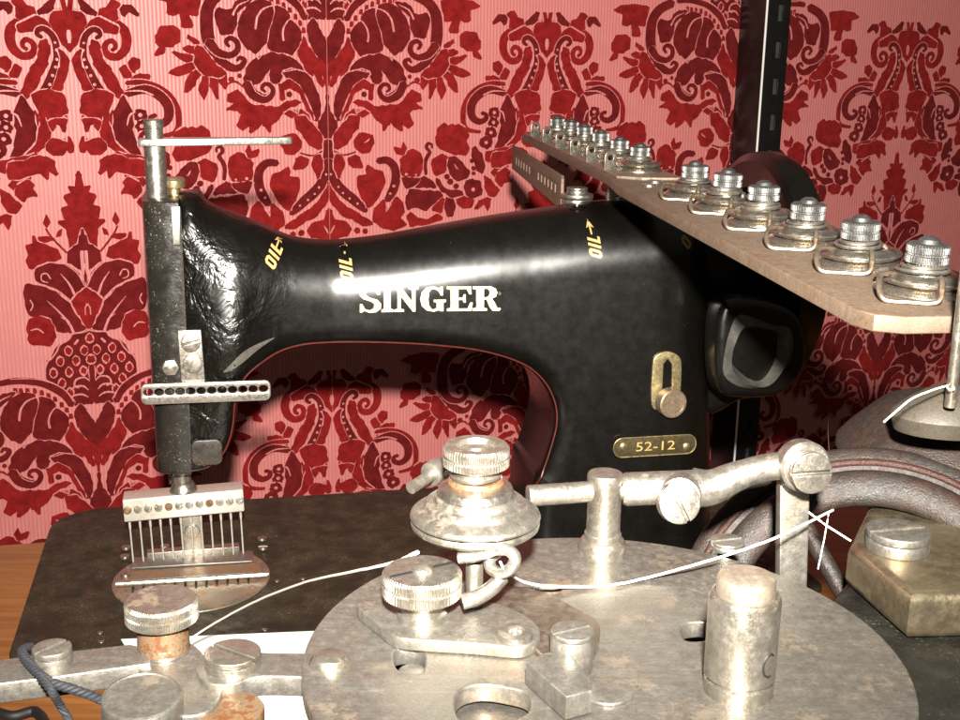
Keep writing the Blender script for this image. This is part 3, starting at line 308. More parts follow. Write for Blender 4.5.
# ------------------------------------------------------------------ wall with flocked damask paper
WD = 1.30
WA = math.radians(22.558)
WX = Vector((math.cos(WA), math.sin(WA), 0)); WN = Vector((math.sin(WA), -math.cos(WA), 0))   # WN faces the viewer
WO = Vector((-0.3335*WD, WD, CAMZ - 0.0098*WD))
PW, PH = 0.27534, 0.42185
def wallpt(s, t, off=0): return WO + WX*s - Vector((0, 0, t)) + WN*off
def wallpaper_mat():
    m, N, L, B = newmat('pink_striped_paper')
    tc = N.new('ShaderNodeTexCoord')
    sep = N.new('ShaderNodeSeparateXYZ'); L.new(tc.outputs['UV'], sep.inputs[0])
    mu = N.new('ShaderNodeMath'); mu.operation = 'MULTIPLY'; L.new(sep.outputs['X'], mu.inputs[0]); mu.inputs[1].default_value = 2*PI/0.0042
    si = N.new('ShaderNodeMath'); si.operation = 'SINE'; L.new(mu.outputs[0], si.inputs[0])
    st = ramp(N, L, si.outputs[0], .0, .9)
    n = noise_t(N, L, 60, 5, .7)
    c = mixc(N, L, st, c4(.67, .235, .220), c4(.53, .148, .140))
    c = mixc(N, L, ramp(N, L, n, .35, .75), c, c4(.59, .178, .166))
    L.new(c, B.inputs['Base Color']); B.inputs['Roughness'].default_value = .45
    b = N.new('ShaderNodeBump'); b.inputs['Strength'].default_value = .25; b.inputs['Distance'].default_value = .0004
    L.new(si.outputs[0], b.inputs['Height']); L.new(b.outputs[0], B.inputs['Normal'])
    return m
def flock(name, c0, c1):
    m, N, L, B = newmat(name)
    n = noise_t(N, L, 900, 4, .75); n2 = noise_t(N, L, 90, 4, .7)
    c = mixc(N, L, ramp(N, L, n, .3, .7), c4(*c0), c4(*c1))
    c = mixc(N, L, ramp(N, L, n2, .38, .72), c, c4(*[v*.72 for v in c0]))
    L.new(c, B.inputs['Base Color']); B.inputs['Roughness'].default_value = .9
    B.inputs['Sheen Weight'].default_value = .08
    B.inputs['Specular IOR Level'].default_value = .12
    b = N.new('ShaderNodeBump'); b.inputs['Strength'].default_value = .5; b.inputs['Distance'].default_value = .0006
    L.new(n, b.inputs['Height']); L.new(b.outputs[0], B.inputs['Normal'])
    return m
def build_wall():
    vs, fs, mi = [], [], []
    s0, s1, t0, t1 = -1.4, 2.7, -1.1, 1.5
    base = len(vs); vs += [wallpt(s0, t1), wallpt(s1, t1), wallpt(s1, t0), wallpt(s0, t0)]
    fs.append([0, 1, 2, 3]); mi.append(0)
    vs += [wallpt(s0, t1, -.08), wallpt(s1, t1, -.08), wallpt(s1, t0, -.08), wallpt(s0, t0, -.08)]
    for q in ([4, 7, 6, 5], [0, 4, 5, 1], [3, 2, 6, 7], [0, 3, 7, 4], [1, 5, 6, 2]): fs.append(q); mi.append(0)
    cid = {'P': 0, 'R': 1, 'D': 2}
    shapes = []
    def spread(q, dm, jit):
        r = []
        for i in range(len(q)):
            a, b = q[i], q[(i+1) % len(q)]; L = math.dist(a, b); m = max(1, int(L/.0046))
            for j in range(m): r.append((a[0]+(b[0]-a[0])*j/m, a[1]+(b[1]-a[1])*j/m))
        o = []
        for i in range(len(r)):
            a, b = r[i-1], r[(i+1) % len(r)]; tx, ty = b[0]-a[0], b[1]-a[1]; l = math.hypot(tx, ty) or 1
            d = dm + random.uniform(-jit, jit)
            o.append((max(r[i][0]+ty/l*d, -.0016), r[i][1]-tx/l*d))
        return o
    def emit(code, pts):
        shapes.append((code, pts, tessellate_polygon([[Vector((x, y, 0)) for x, y in pts]])))
    prev = None
    for k, (c, strip, fl) in enumerate(DAMASK):
        pts = [(fl[i]/1000*PW, fl[i+1]/1000*PH) for i in range(0, len(fl), 2)]
        if strip:
            n = len(pts)//2; tri = []
            if c != 'P' and n > 12:          # bare paper shows as a hairline round every curl
                o = []
                for i in range(n):
                    a, b = pts[i], pts[n+i]; l = math.dist(a, b) or 1; e = .0010/l
                    o.append(((a[0]+(a[0]-b[0])*e, a[1]+(a[1]-b[1])*e), (b[0]+(b[0]-a[0])*e, b[1]+(b[1]-a[1])*e)))
                pp = [(max(v[0][0], -.0016), v[0][1]) for v in o] + [(max(v[1][0], -.0016), v[1][1]) for v in o]
                shapes.append((0, pp, [t for i in range(n-1) for t in ((i, i+1, n+i+1), (i, n+i+1, n+i))]))
            for i in range(n-1): tri += [(i, i+1, n+i+1), (i, n+i+1, n+i)]
            shapes.append((cid[c], pts, tri)); continue
        q = []
        for i in range(len(pts)):
            a, b = pts[i], pts[(i+1) % len(pts)]
            q += [(a[0]*.88+b[0]*.12, a[1]*.88+b[1]*.12), (a[0]*.12+b[0]*.88, a[1]*.12+b[1]*.88)]
        if sum(q[i][0]*q[(i+1) % len(q)][1]-q[(i+1) % len(q)][0]*q[i][1] for i in range(len(q))) < 0: q = q[::-1]
        if c == 'P' or len(pts) == 4 or len(pts) == 8 and max(p[0] for p in pts)-min(p[0] for p in pts) < .012: emit(cid[c], q); continue
        emit(0, spread(q, .0017, .0006)); emit(cid[c], spread(q, .0008, .0010))
    for u in range(-2, 8):
        for v in range(-2, 2):
            tt = v*2*PH + (PH if u % 2 else 0)
            for mir in (1, -1):
                for k, (c, pts, tri) in enumerate(shapes):
                    ys = [p[1] for p in pts]
                    if tt+max(ys) < -.6 or tt+min(ys) > .85: continue
                    off = .0002 + k*.000006 + (.000004 if mir < 0 else 0)
                    b = len(vs)
                    vs += [wallpt(u*PW + mir*x, tt+y, off) for x, y in pts]
                    for t in tri: fs.append([b+i for i in t]); mi.append(c)
    for u in (-1, 1, 3, 5):       # joints between the drops of paper
        b = len(vs); vs += [wallpt(u*PW-.00025, -.6, .0032), wallpt(u*PW+.00025, -.6, .0032), wallpt(u*PW+.0003, .85, .0032), wallpt(u*PW-.0002, .85, .0032)]
        fs.append([b, b+1, b+2, b+3]); mi.append(0)
    me = bpy.data.meshes.new('wall'); me.from_pydata(vs, [], fs)
    uv = me.uv_layers.new(name='UVMap'); co = [v.co for v in me.vertices]
    for l in me.loops:
        p = co[l.vertex_index] - WO; uv.data[l.index].uv = (p.dot(WX), -p.z)
    for m in (wallpaper_mat(), flock('red_flock', (.21, .0075, .008), (.35, .018, .017)), flock('maroon_flock', (.12, .0065, .0075), (.215, .014, .014))): me.materials.append(m)
    me.polygons.foreach_set('material_index', mi)
    # all relief faces look at the viewer
    bm = bmesh.new(); bm.from_mesh(me)
    for i, f in enumerate(bm.faces):
        if i > 5 and f.normal.dot(WN) < 0: f.normal_flip()
    bm.to_mesh(me); bm.free()
    return link('wall', me)
wall = tag(build_wall(), 'wall papered in pink with red and maroon flocked damask behind the sewing machine', 'wall')

# seam between two drops of paper: a hairline on the axis of the second column
# ------------------------------------------------------------------ table
def wood_mat():
    m, N, L, B = newmat('orange_wood')
    tc = N.new('ShaderNodeTexCoord'); mp = N.new('ShaderNodeMapping'); L.new(tc.outputs['Object'], mp.inputs[0])
    mp.inputs['Rotation'].default_value = (0, 0, math.radians(-14)); mp.inputs['Scale'].default_value = (2.2, 40, 40)
    n = noise_t(N, L, 3.2, 6, .65, mp.outputs[0], dist=.6); n2 = noise_t(N, L, 22, 3, .6, mp.outputs[0])
    c = mixc(N, L, ramp(N, L, n, .32, .7), c4(.16, .058, .012), c4(.31, .130, .030))
    c = mixc(N, L, ramp(N, L, n2, .62, .78, c1=c4(.6, .6, .6)), c, c4(.13, .045, .010))
    L.new(c, B.inputs['Base Color']); B.inputs['Roughness'].default_value = .42
    return m
ZT = -0.004
ta = math.radians(13.5); TX = Vector((math.cos(ta), math.sin(ta), 0)); TY = Vector((-TX.y, TX.x, 0))
pB = at_z(20, 543.2, ZT); 
T0 = (pB.x, pB.y)
tp = [pB - TX*.5, pB + TX*1.0, pB + TX*1.0 - TY*.95, pB - TX*.5 - TY*.75]
table = add('wooden_table', prism([[(p.x, p.y) for p in tp][::-1]], .03, Matrix.Translation((0, 0, ZT-.03)), .002), wood_mat())
tag(table, 'orange brown wooden table top under the black sewing machine', 'table')

paper = add('paper_sheet', prism([zloop([(121, 639), (335, 630), (360, 790), (215, 790)], .0012)], .0008, Matrix.Translation((0, 0, .0004)), .0001), M_paper)
tag(paper, 'white paper sheet lying on the table in front of the machine bed', 'paper')

# ------------------------------------------------------------------ perforated shelf upright near the wall
def build_upright():
    e = at_t(767.5, 0, 1.495)
    s = (e-WO).dot(WX); d = (e-WO).dot(WN)       # edge nearest the viewer, on the wall grid
    w = .036; th = .002
    r = thing('shelf_upright', wallpt(s, 1.0, 0), 0, 'tall black slotted steel shelf upright standing against the damask wall', 'shelf upright')
    zb, zt = -.6, .6
    Mf = Matrix((WX, Vector((0, 0, 1)), WN)).transposed().to_4x4()
    org = wallpt(s, 0, d); org.z = 0
    M = Matrix.Translation(org) @ Mf
    loops = [[(0, zb), (w, zb), (w, zt), (0, zt)]]
    k0 = at_plane(783.5, 13, org, WN).z
    p = at_plane(780, 50, org, WN).z - k0
    zs = [k0 + i*p for i in range(-10, 19)]
    for z in zs:
        if zb+.03 < z < zt-.03: loops.append([(w*.50, z-.010), (w*.68, z-.010), (w*.68, z+.010), (w*.50, z+.010)])
    add('front_flange', prism(loops, th, M @ Matrix.Translation((0, 0, -th)), .0004), M_postm, r)
    sd = [[(0, zb), (d-.003, zb), (d-.003, zt), (0, zt)]]
    Ms = Matrix((-WN, Vector((0, 0, 1)), -WX)).transposed().to_4x4()
    add('side_flange', prism(sd, th, Matrix.Translation(org - WN*.0003) @ Ms @ Matrix.Translation((0, 0, -th)), .0005), M_postm, r)
    add('side_flange', prism([[(0, zb), (d-.003, zb), (d-.003, zt), (0, zt)]], th, Matrix.Translation(org + WX*w - WN*.0022) @ Ms, .0005), M_postm, r)
    # grey back web seen through the slots
    add('back_web', prism([[(.003, zb), (w-.003, zb), (w-.003, zt), (.003, zt)]], th, M @ Matrix.Translation((0, 0, -.012)), .0004), M_slot, r)
    add('edge_glint', tube([org + WN*.0006 + Vector((0, 0, zb)), org + WN*.0006 + Vector((0, 0, zt))], 0.0014, 8), M_paper, r)  # flash glint along the steel edge, put in as a thin white strip
build_upright()

# ------------------------------------------------------------------ sewing machine frame of reference
MA = math.radians(12.5)
MX = Vector((math.cos(MA), math.sin(MA), 0)); MY = Vector((-math.sin(MA), math.cos(MA), 0)); MZ = Vector((0, 0, 1))
MO = at_z(190, 560, 0)
mach = thing('sewing_machine', MO, MA, 'black vintage multi needle sewing machine with gold lettering and a long rail of tension discs', 'sewing machine')
def ml(px, py, y):
    """picture point on the machine's vertical plane y -> local (x, z)"""
    p = at_plane(px, py, MO + MY*y, MY) - MO
    return (p.dot(MX), p.z)
def mw(x, y, z): return MO + MX*x + MY*y + MZ*z
MW = Matrix.Translation(MO) @ Matrix.Rotation(MA, 4, 'Z')
MF = Matrix((MX, MZ, -MY)).transposed().to_4x4()      # 2-D outlines drawn in (x, z), extruded towards the viewer
def mplate(name, loops, y, th, mat, parent=mach, bev=.0003):
    """flat plate standing parallel to the front of the machine, its back at depth y"""
    return add(name, prism(loops, th, Matrix.Translation(mw(0, y, 0)) @ MF, bev), mat, parent)
def mloop(pp, y): return [ml(a, b, y) for a, b in pp]

# casting: outline with rounded section
outer = [(172,200),(176,193),(188,190),(201,190.5),(207,200),(224,209),(249,218),(270,227),(293,236),(320,239.5),(345,239),(380,235),(420,228),(480,217.5),(540,208.5),(590,202),(640,198),(664,198.5),(684,203),(695,220),(699,262),(700,320),(701,400),(702,470),(703,514)]
arch = [(527,489),(530,478),(537,463),(545,438),(549.5,417),(547.5,397),(537,377),(517,361.5),(480,350.5),(440,346),(400,344),(357,343.5),(320,344.5),(300,346.5),(280,352),(262,362),(249,372),(241,384),(237,400),(235.5,420),(231,440),(222,457),(208,468.5)]
tail = [(190,473),(176,473),(168,468)]
YA = -.022
o2 = [ml(x, y, 0) for x, y in outer]; a2 = [ml(x, y, YA) for x, y in arch]; t2 = [ml(x, y, YA) for x, y in tail]
o2[-1] = (o2[-1][0], -.002); a2[0] = (a2[0][0], -.002)
def dense(pts, n): return [(p.x, p.y) for p in catmull([(a, b, 0) for a, b in pts], n)]
def resample(pts, d):
    out = [pts[0]]; acc = 0
    for a, b in zip(pts, pts[1:]):
        L = math.dist(a, b)
        if L < 1e-9: continue
        k = d - acc
        while k <= L:
            out.append((a[0]+(b[0]-a[0])*k/L, a[1]+(b[1]-a[1])*k/L)); k += d
        acc = (acc + L) % d
    return out
O2 = resample(dense(o2, 6), .0022); A2 = resample(dense(a2, 6), .0022); Tt = resample(dense([a2[-1]]+t2+[o2[0]], 6), .0022)
def interp(x, xs, ys):
    if x <= xs[0]: return ys[0]
    for a, b, c, d in zip(xs, xs[1:], ys, ys[1:]):
        if x <= b: return c + (d-c)*(x-a)/(b-a)
    return ys[-1]
def seg_d(p, a, b):
    ax, ay = a; bx, by = b; dx, dy = bx-ax, by-ay; l = dx*dx+dy*dy
    u = max(0, min(1, ((p[0]-ax)*dx+(p[1]-ay)*dy)/l)) if l else 0
    return math.hypot(p[0]-ax-u*dx, p[1]-ay-u*dy)
def dist_to(p, line): return min(seg_d(p, a, b) for a, b in zip(line, line[1:]))
XH = ml(183, 300, 0)[0]; XA = ml(330, 300, 0)[0]; XC = ml(560, 300, 0)[0]; XE = ml(701, 300, 0)[0]
def half_depth(x, z): return interp(x, [XH, XH+.03, XA, XA+.05, XC-.03, XC+.05, XE], [.027, .030, .027, .030, .036, .046, .047])
def rnd(d, R):
    if d >= R: return 1.0
    u = 1 - d/R; return math.sqrt(max(0, 1-u*u))
def build_casting():
    out_line = O2 + [(O2[-1][0], -.003)]; arch_line = A2
    bottom_z = -.002
    loop = O2 + [(O2[-1][0]-.002*i, bottom_z) for i in range(1, int((O2[-1][0]-A2[0][0])/.002))] + A2 + Tt[1:-1]
    pts = [Vector(p) for p in loop]; n = len(pts)
    edges = [(i, (i+1) % n) for i in range(n)]
    tight = A2 + Tt
    def dists(p): return dist_to(p, O2), dist_to(p, tight)
    # inset rows + grid
    def inside(p):
        c = False
        for i in range(n):
            a, b = loop[i], loop[(i+1) % n]
            if (a[1] > p[1]) != (b[1] > p[1]) and p[0] < (b[0]-a[0])*(p[1]-a[1])/(b[1]-a[1])+a[0]: c = not c
        return c
    extra = []
    ins = [.0006, .0014, .0026, .0042, .0062]
    for i in range(n):
        a, b = loop[i-1], loop[(i+1) % n]; tx, ty = b[0]-a[0], b[1]-a[1]; l = math.hypot(tx, ty)
        nx, ny = ty/l, -tx/l
        for d in ins[:4]:
            q = (loop[i][0]+nx*d, loop[i][1]+ny*d)
            if inside(q):
                do, dt = dists(q)
                if min(do, dt) > d*.85: extra.append(q)
    x0, x1 = min(p[0] for p in loop), max(p[0] for p in loop); z0, z1 = min(p[1] for p in loop), max(p[1] for p in loop)
    g = .0038; iz = 0; z = z0
    while z < z1:
        x = x0 + (g/2 if iz % 2 else 0)
        while x < x1:
            if inside((x, z)):
                do, dt = dists((x, z))
                if min(do, dt) > .0062: extra.append((x, z))
            x += g
        z += g*.87; iz += 1
    V, E_, Fc, *_ = delaunay_2d_cdt(pts + [Vector(p) for p in extra], edges, [], 1, 1e-7)
    bm = bmesh.new(); fr, bk = [], []
    for v in V:
        p = (v.x, v.y); do, dt = dists(p)
        hd = half_depth(*p)
        Ro = interp(p[0], [XH, XH+.02, XA, XC-.02, XC+.06], [.018, .029, .0345, .0375, .034])
        y = hd*(rnd(do, Ro)**.92)*(.72 + .28*rnd(dt, .010)) if dt < .010 else hd*(rnd(do, Ro)**.92)
        y = max(y, .0)
        # swelling of the head towards the face plate, and a shallow saddle behind it
        sx = math.exp(-((p[0]-XH-.024)/.022)**2)*math.exp(-((p[1]-.150)/.045)**2)
        y += .010*sx*rnd(do, .03)
        fr.append(bm.verts.new(mw(p[0], -y, p[1]))); bk.append(bm.verts.new(mw(p[0], y, p[1])))
    for f in Fc:
        try: bm.faces.new([fr[i] for i in f]); bm.faces.new([bk[i] for i in reversed(f)])
        except ValueError: pass
    be = [e for e in bm.edges if len(e.link_faces) == 1]
    m = {}
    for i in range(len(V)): m[fr[i]] = bk[i]
    for e in be:
        a, b = e.verts
        if a in m and b in m:
            try: bm.faces.new((a, b, m[b], m[a]))
            except ValueError: pass
    bmesh.ops.remove_doubles(bm, verts=bm.verts, dist=2e-5)
    bmesh.ops.recalc_face_normals(bm, faces=bm.faces)
    return bm
cast_bm = build_casting()
CAST = BVHTree.FromBMesh(cast_bm)
arm = add('arm_casting', cast_bm, M_black, mach, 60)
def skin_y(x, z, default=-.03):
    h = CAST.ray_cast(mw(x, -.3, z), MY)
    return ((h[0]-MO).dot(MY)) if h[0] else default
def on_skin(name, bm2d, mat, lift=.00025, cuts=.0035):
    """a thin transfer drawn in (x, z), laid on the curved front of the casting"""
    xs = [v.co.x for v in bm2d.verts]; zs = [v.co.y for v in bm2d.verts]
    for ax, lo, hi in ((0, min(xs), max(xs)), (1, min(zs), max(zs))):
        k = lo + cuts*.37
        while k < hi:
            co = [0, 0, 0]; no = [0, 0, 0]; co[ax] = k; no[ax] = 1
            bmesh.ops.bisect_plane(bm2d, geom=bm2d.verts[:]+bm2d.edges[:]+bm2d.faces[:], plane_co=co, plane_no=no, dist=1e-7); k += cuts
    for v in bm2d.verts:
        x, z = v.co.x, v.co.y; v.co = mw(x, skin_y(x, z)-lift, z)
    bmesh.ops.recalc_face_normals(bm2d, faces=bm2d.faces)
    bm2d.normal_update()
    for f in bm2d.faces:
        if f.normal.dot(MY) > 0: f.normal_flip()
    return add(name, bm2d, mat, arm, 80)
def flat(loops):
    cu = bpy.data.curves.new('c', 'CURVE'); cu.dimensions = '2D'; cu.fill_mode = 'BOTH'
    for L in loops:
        s = cu.splines.new('POLY'); s.points.add(len(L)-1); s.use_cyclic_u = True
        for p, q in zip(s.points, L): p.co = (q[0], q[1], 0, 1)
    o = bpy.data.objects.new('c', cu); C.objects.link(o)
    me = bpy.data.meshes.new_from_object(o.evaluated_get(bpy.context.evaluated_depsgraph_get()))
    bpy.data.objects.remove(o); bpy.data.curves.remove(cu)
    bm = bmesh.new(); bm.from_mesh(me); bpy.data.meshes.remove(me); bmesh.ops.remove_doubles(bm, verts=bm.verts, dist=1e-7)
    return bm
GL = {
'S': [[(.05,0),(.12,0),(.2,.06),(.36,-.02),(.58,.0),(.73,.14),(.74,.34),(.62,.5),(.36,.6),(.25,.7),(.27,.84),(.4,.91),(.54,.86),(.62,.7),(.7,.7),(.69,1),(.63,1),(.57,.94),(.42,1.02),(.2,1),(.05,.86),(.05,.68),(.16,.54),(.42,.43),(.52,.33),(.5,.16),(.37,.08),(.22,.13),(.13,.34),(.05,.34)]],
'I': [[(0,0),(.45,0),(.45,.1),(.355,.13),(.355,.87),(.45,.9),(.45,1),(0,1),(0,.9),(.095,.87),(.095,.13),(0,.1)]],
'N': [[(0,0),(.38,0),(.38,.09),(.26,.12),(.26,.62),(.72,0),(.82,0),(.82,.88),(.94,.91),(.94,1),(.56,1),(.56,.91),(.68,.88),(.68,.42),(.28,1),(0,1),(0,.91),(.13,.88),(.13,.12),(0,.09)]],
'G': [[(.5,-.02),(.68,.04),(.74,.0),(.84,.0),(.84,.35),(.93,.38),(.93,.47),(.5,.47),(.5,.38),(.6,.35),(.6,.15),(.52,.08),(.42,.1),(.33,.25),(.31,.5),(.34,.78),(.43,.91),(.55,.9),(.68,.8),(.74,.64),(.82,.64),(.82,1),(.75,1),(.68,.94),(.5,1.02),(.25,.97),(.08,.78),(.02,.5),(.08,.22),(.25,.04)]],
'E': [[(0,0),(.88,0),(.92,.34),(.83,.34),(.74,.1),(.41,.1),(.41,.45),(.56,.45),(.6,.34),(.67,.34),(.67,.68),(.6,.68),(.56,.55),(.41,.55),(.41,.9),(.7,.9),(.8,.68),(.88,.68),(.86,1),(0,1),(0,.9),(.13,.87),(.13,.13),(0,.1)]],
'R': [[(0,0),(.52,0),(.52,.09),(.41,.12),(.41,.46),(.5,.46),(.62,.14),(.72,.0),(.95,-.02),(1.03,.06),(1.0,.11),(.9,.1),(.8,.34),(.7,.49),(.86,.58),(.9,.74),(.84,.9),(.66,1),(0,1),(0,.9),(.13,.87),(.13,.13),(0,.1)],[(.41,.55),(.41,.9),(.54,.9),(.61,.82),(.62,.7),(.58,.6),(.5,.55)]]}
def lettering():
    # corner points of every letter box in the picture, taken on the arm's front
    boxes = [('S', 358, 427, .75), ('I', 427, 463, .46), ('N', 465, 538, .94), ('G', 541, 621, .95), ('E', 622, 698, .92), ('R', 698, 781, 1.03)]
    bms = []
    for ch, xa, xb, w in boxes:
        for lp in [GL[ch]]:
            loops = []
            for L in lp:
                q = []
                for x, y in L:
                    u = xa + (xb-xa)*x/w; px = 240 + u/3
                    base = 230 + (253 - (u-358)*.0315)/3; top = 230 + (178 - (u-358)*.026)/3
                    q.append(ml(px, base + (top-base)*y, -.033))
                loops.append(q)
            bms.append(flat(loops))
    on_skin('lettering', join(*bms), M_gold)
lettering()
def font_bm(txt, size, shear=0):
    cu = bpy.data.curves.new('f', 'FONT'); cu.body = txt; cu.size = size; cu.shear = shear; cu.align_x = 'CENTER'; cu.align_y = 'CENTER'; cu.resolution_u = 3
    o = bpy.data.objects.new('f', cu); C.objects.link(o)
    me = bpy.data.meshes.new_from_object(o.evaluated_get(bpy.context.evaluated_depsgraph_get()))
    bpy.data.objects.remove(o); bpy.data.curves.remove(cu)
    bm = bmesh.new(); bm.from_mesh(me); bpy.data.meshes.remove(me); return bm
def oil(px, py, txt, ang, arrow=None, size=.0082):
    x, z = ml(px, py, -.03); parts = []; sh = .28; w = .20
    gl = {'O': ([[(0, .15), (.15, 0), (.42, 0), (.57, .15), (.57, .85), (.42, 1), (.15, 1), (0, .85)], [(w, .26), (w, .74), (.24, .80), (.33, .80), (.57-w, .74), (.57-w, .26), (.33, .20), (.24, .20)]], .72),
          'I': ([[(0, 0), (w, 0), (w, 1), (0, 1)]], .36), 'L': ([[(0, 0), (.46, 0), (.46, .19), (w, .19), (w, 1), (0, 1)]], .5)}
    u = 0; tot = sum(gl[c][1] for c in txt)
    for c in txt:
        parts.append(flat([[((u+a-tot/2+sh*(b-.5))*size, (b-.5)*size*.92) for a, b in L] for L in gl[c][0]])); u += gl[c][1]
    bm = join(*parts)
    bm.transform(Matrix.Translation((x, z, 0)) @ Matrix.Rotation(math.radians(ang), 4, 'Z'))
    if arrow:
        ax, az = ml(*arrow, -.03); s = .0040
        ab = flat([[(-.0005, -s), (.0005, -s), (.0005, s*.1), (.0023, -s*.1), (0, s), (-.0023, -s*.1), (-.0005, s*.1)]])
        ab.transform(Matrix.Translation((ax, az, 0)) @ Matrix.Rotation(math.radians(ang-90), 4, 'Z'))
        bm = join(bm, ab)
    on_skin('oil_lettering', bm, M_oil)
oil(274.5, 257, 'OIL', 62, (280, 245))
oil(347.5, 270.5, 'OIL', 92, (347, 251))
oil(591, 244, 'OIL', 92, (590, 227))
oil(679, 238, 'O', 55)
def skin_tube(pp, r, y, n=4):
    q = [ml(a, b, y) for a, b in pp]
    pts = [p for p in catmull([(x, z, 0) for x, z in q], n)]
    return tube([mw(p.x, skin_y(p.x, p.y)-.0001, p.y) for p in pts], r, 6)
def mloop_(pp, y): return [ml(a, b, y) for a, b in pp]
# red pinstripe just outside the arch edge
ap = [ml(x, y, YA) for x, y in arch]
cen = []
dd = dense(ap, 6)
for i in range(1, len(dd)-1):
    tx, ty = dd[i+1][0]-dd[i-1][0], dd[i+1][1]-dd[i-1][1]; l = math.hypot(tx, ty) or 1
    cen.append((dd[i][0]+ty/l*.0016, dd[i][1]-tx/l*.0016))
add('pinstripe', tube([mw(x, skin_y(x, z, YA)-.0001, z) for x, z in cen], .00055, 6), M_redline, arm)

M_scar = steel('bare_scar', base=(.13, .12, .105), metal=.5, rough=.45, rust=.1, grain=.6)
on_skin('paint_scar', flat([smooth2(mloop_([(223, 369), (231, 360), (240, 351), (252, 344), (275, 337), (262, 345), (252, 352), (243, 359), (232, 366)], -.03), 3)]), M_scar, .00012)
# ------------------------------------------------------------------ bed
def lz(px, py, z=0):
    p = at_z(px, py, z) - MO; return (p.dot(MX), p.dot(MY))
fl = lz(6, 657); bl = lz(45, 545); bb = lz(330, 493.5)
x_l = (fl[0]+bl[0])/2; x_r = ml(737, 480, 0)[0] + .012
bed_loop = []
y_f, y_b = fl[1], bb[1]
for cx, cy, r, a in ((x_r-.012, y_b-.012, .012, 0), (x_l+.034, y_b-.034, .034, 90), (x_l+.006, y_f+.006, .006, 180), (x_r-.006, y_f+.006, .006, 270)):
    for k in range(9):
        t = math.radians(a+90*k/8); bed_loop.append((cx+r*math.cos(t), cy+r*math.sin(t)))
add('bed', prism([bed_loop], .014, MW @ Matrix.Translation((0, 0, -.014)), .0012), M_bed, mach)
def bed_dot(px, py, r=.0016):
    x, y = lz(px, py)
    add('bed_screw', lathe(rprof(r, .0008, .0003), Matrix.Translation(mw(x, y, -.0003)), 14), M_nickel, mach)
for a, b in ((100, 633), (101, 642), (265, 630), (277, 581), (303, 579)): bed_dot(a, b)

# ------------------------------------------------------------------ face plate (rounded nose at the needle end)
xa = ml(145, 260, -.02)[0]; xb = ml(183, 300, -.03)[0]
zt = ml(145, 199, -.02)[1]; zb_ = ml(172, 470, -.02)[1]
wN = (xb-xa)
nose = [(wN, -.034), (wN*.55, -.0335), (wN*.2, -.029), (0, -.018), (0, .018), (wN*.2, .028), (wN, .030)]
ns = [(p.x+xa, p.y) for p in catmull([(x, y, 0) for x, y in nose], 5)]
def nose_bm():
    bm = bmesh.new(); rows = []
    zs = [zb_-.001, zb_, zb_+.003] + [zb_+.003+(zt-zb_-.006)*k/14 for k in range(1, 14)] + [zt-.003, zt-.0008, zt]
    for z in zs:
        k = (z-zb_)/(zt-zb_); sc_ = 1 - (.05 if z in (zs[0], zs[-1]) else 0)
        tap = .80 + .20*min(1, max(0, (k+.02)/.45))**.6
        rows.append([bm.verts.new(mw(xb-(xb-x)*sc_*(.96+.04*tap), y*sc_*tap, z)) for x, y in ns])
    for a, b in zip(rows, rows[1:]):
        for i in range(len(ns)-1): bm.faces.new((a[i], a[i+1], b[i+1], b[i]))
        bm.faces.new((a[-1], a[0], b[0], b[-1]))
    bm.faces.new(rows[0][::-1]); bm.faces.new(rows[-1])
    bmesh.ops.recalc_face_normals(bm, faces=bm.faces); return bm
face = add('face_plate', nose_bm(), enamel('worn_black_face', fleck=.8, rough=.26, fcol=(.34, .32, .27), bump=.6, brown=(.02, .018, .014)), mach, 50)
# bright worn joint line between nose and head
add('joint_strip', tube([mw(xb+.0006, -.0332, zt-.004), mw(xb+.0006, -.0338, (zt+zb_)/2), mw(xb+.0006-.001, -.0275, zb_+.006)], .0007, 6), M_nickel, face)
# small plate screwed to the side of the head
mplate('edge_plate', [mloop([(171, 207), (180, 206.5), (180, 245), (173, 245)], -.036)], -.034, .0018, M_plate, face)
mplate('lower_plate', [rrect(*ml(192, 466, -.031), *ml(222, 439, -.031), .004)], -.0300, .0016, enamel('dull_black', rough=.34, fleck=.6), face, .0006)
x, z = ml(170.5, 367, -.034)
add('hex_nut', lathe(rprof(.0052, .004, .0008), frame(mw(x, -.0325, z), -MY), 6), M_nickel, face)

# presser bar with lever on top
x0_, _ = ml(157.5, 200, -.012); zt_ = ml(157.5, 150, -.012)[1]; zc = ml(157.5, 127, -.012)[1]
pbar = add('presser_bar', lathe(rprof(.0060, zt_+.004-(zt-.03), .0006), Matrix.Translation(mw(x0_, -.012, zt-.03)), 32), M_nickel, mach)
zl = ml(157, 141, -.012)[1]
add('bar_cap', lathe([(0, 0), (.0050, 0), (.0050, .006), (.0056, .0065), (.0056, .0105), (.0050, .0112), (0, .0116)], Matrix.Translation(mw(x0_, -.012, zl+.001)), 28), M_nickel, pbar)
xl_, _ = ml(149, 140, -.016); xr_, _ = ml(292, 139, -.016)
z2 = ml(292, 138.5, -.016)[1]; zl2 = ml(150, 140, -.016)[1]
add('lever', prism([[(xl_-.004, -.0075), (xl_-.006, -.0065), (xl_-.006, .004), (xl_+.006, .007), (xr_-.002, .002), (xr_, .001), (xr_, -.0015), (xr_-.002, -.0025), (xl_+.01, -.0075)]], .0042,
    Matrix.Translation(mw(0, -.012, zl2-.0034)) @ MW.to_3x3().to_4x4() @ Matrix.Rotation(-math.atan2(z2-zl2, xr_-xl_), 4, 'Y'), .0006), M_bright, pbar)
x, z = ml(174, 192, .0)
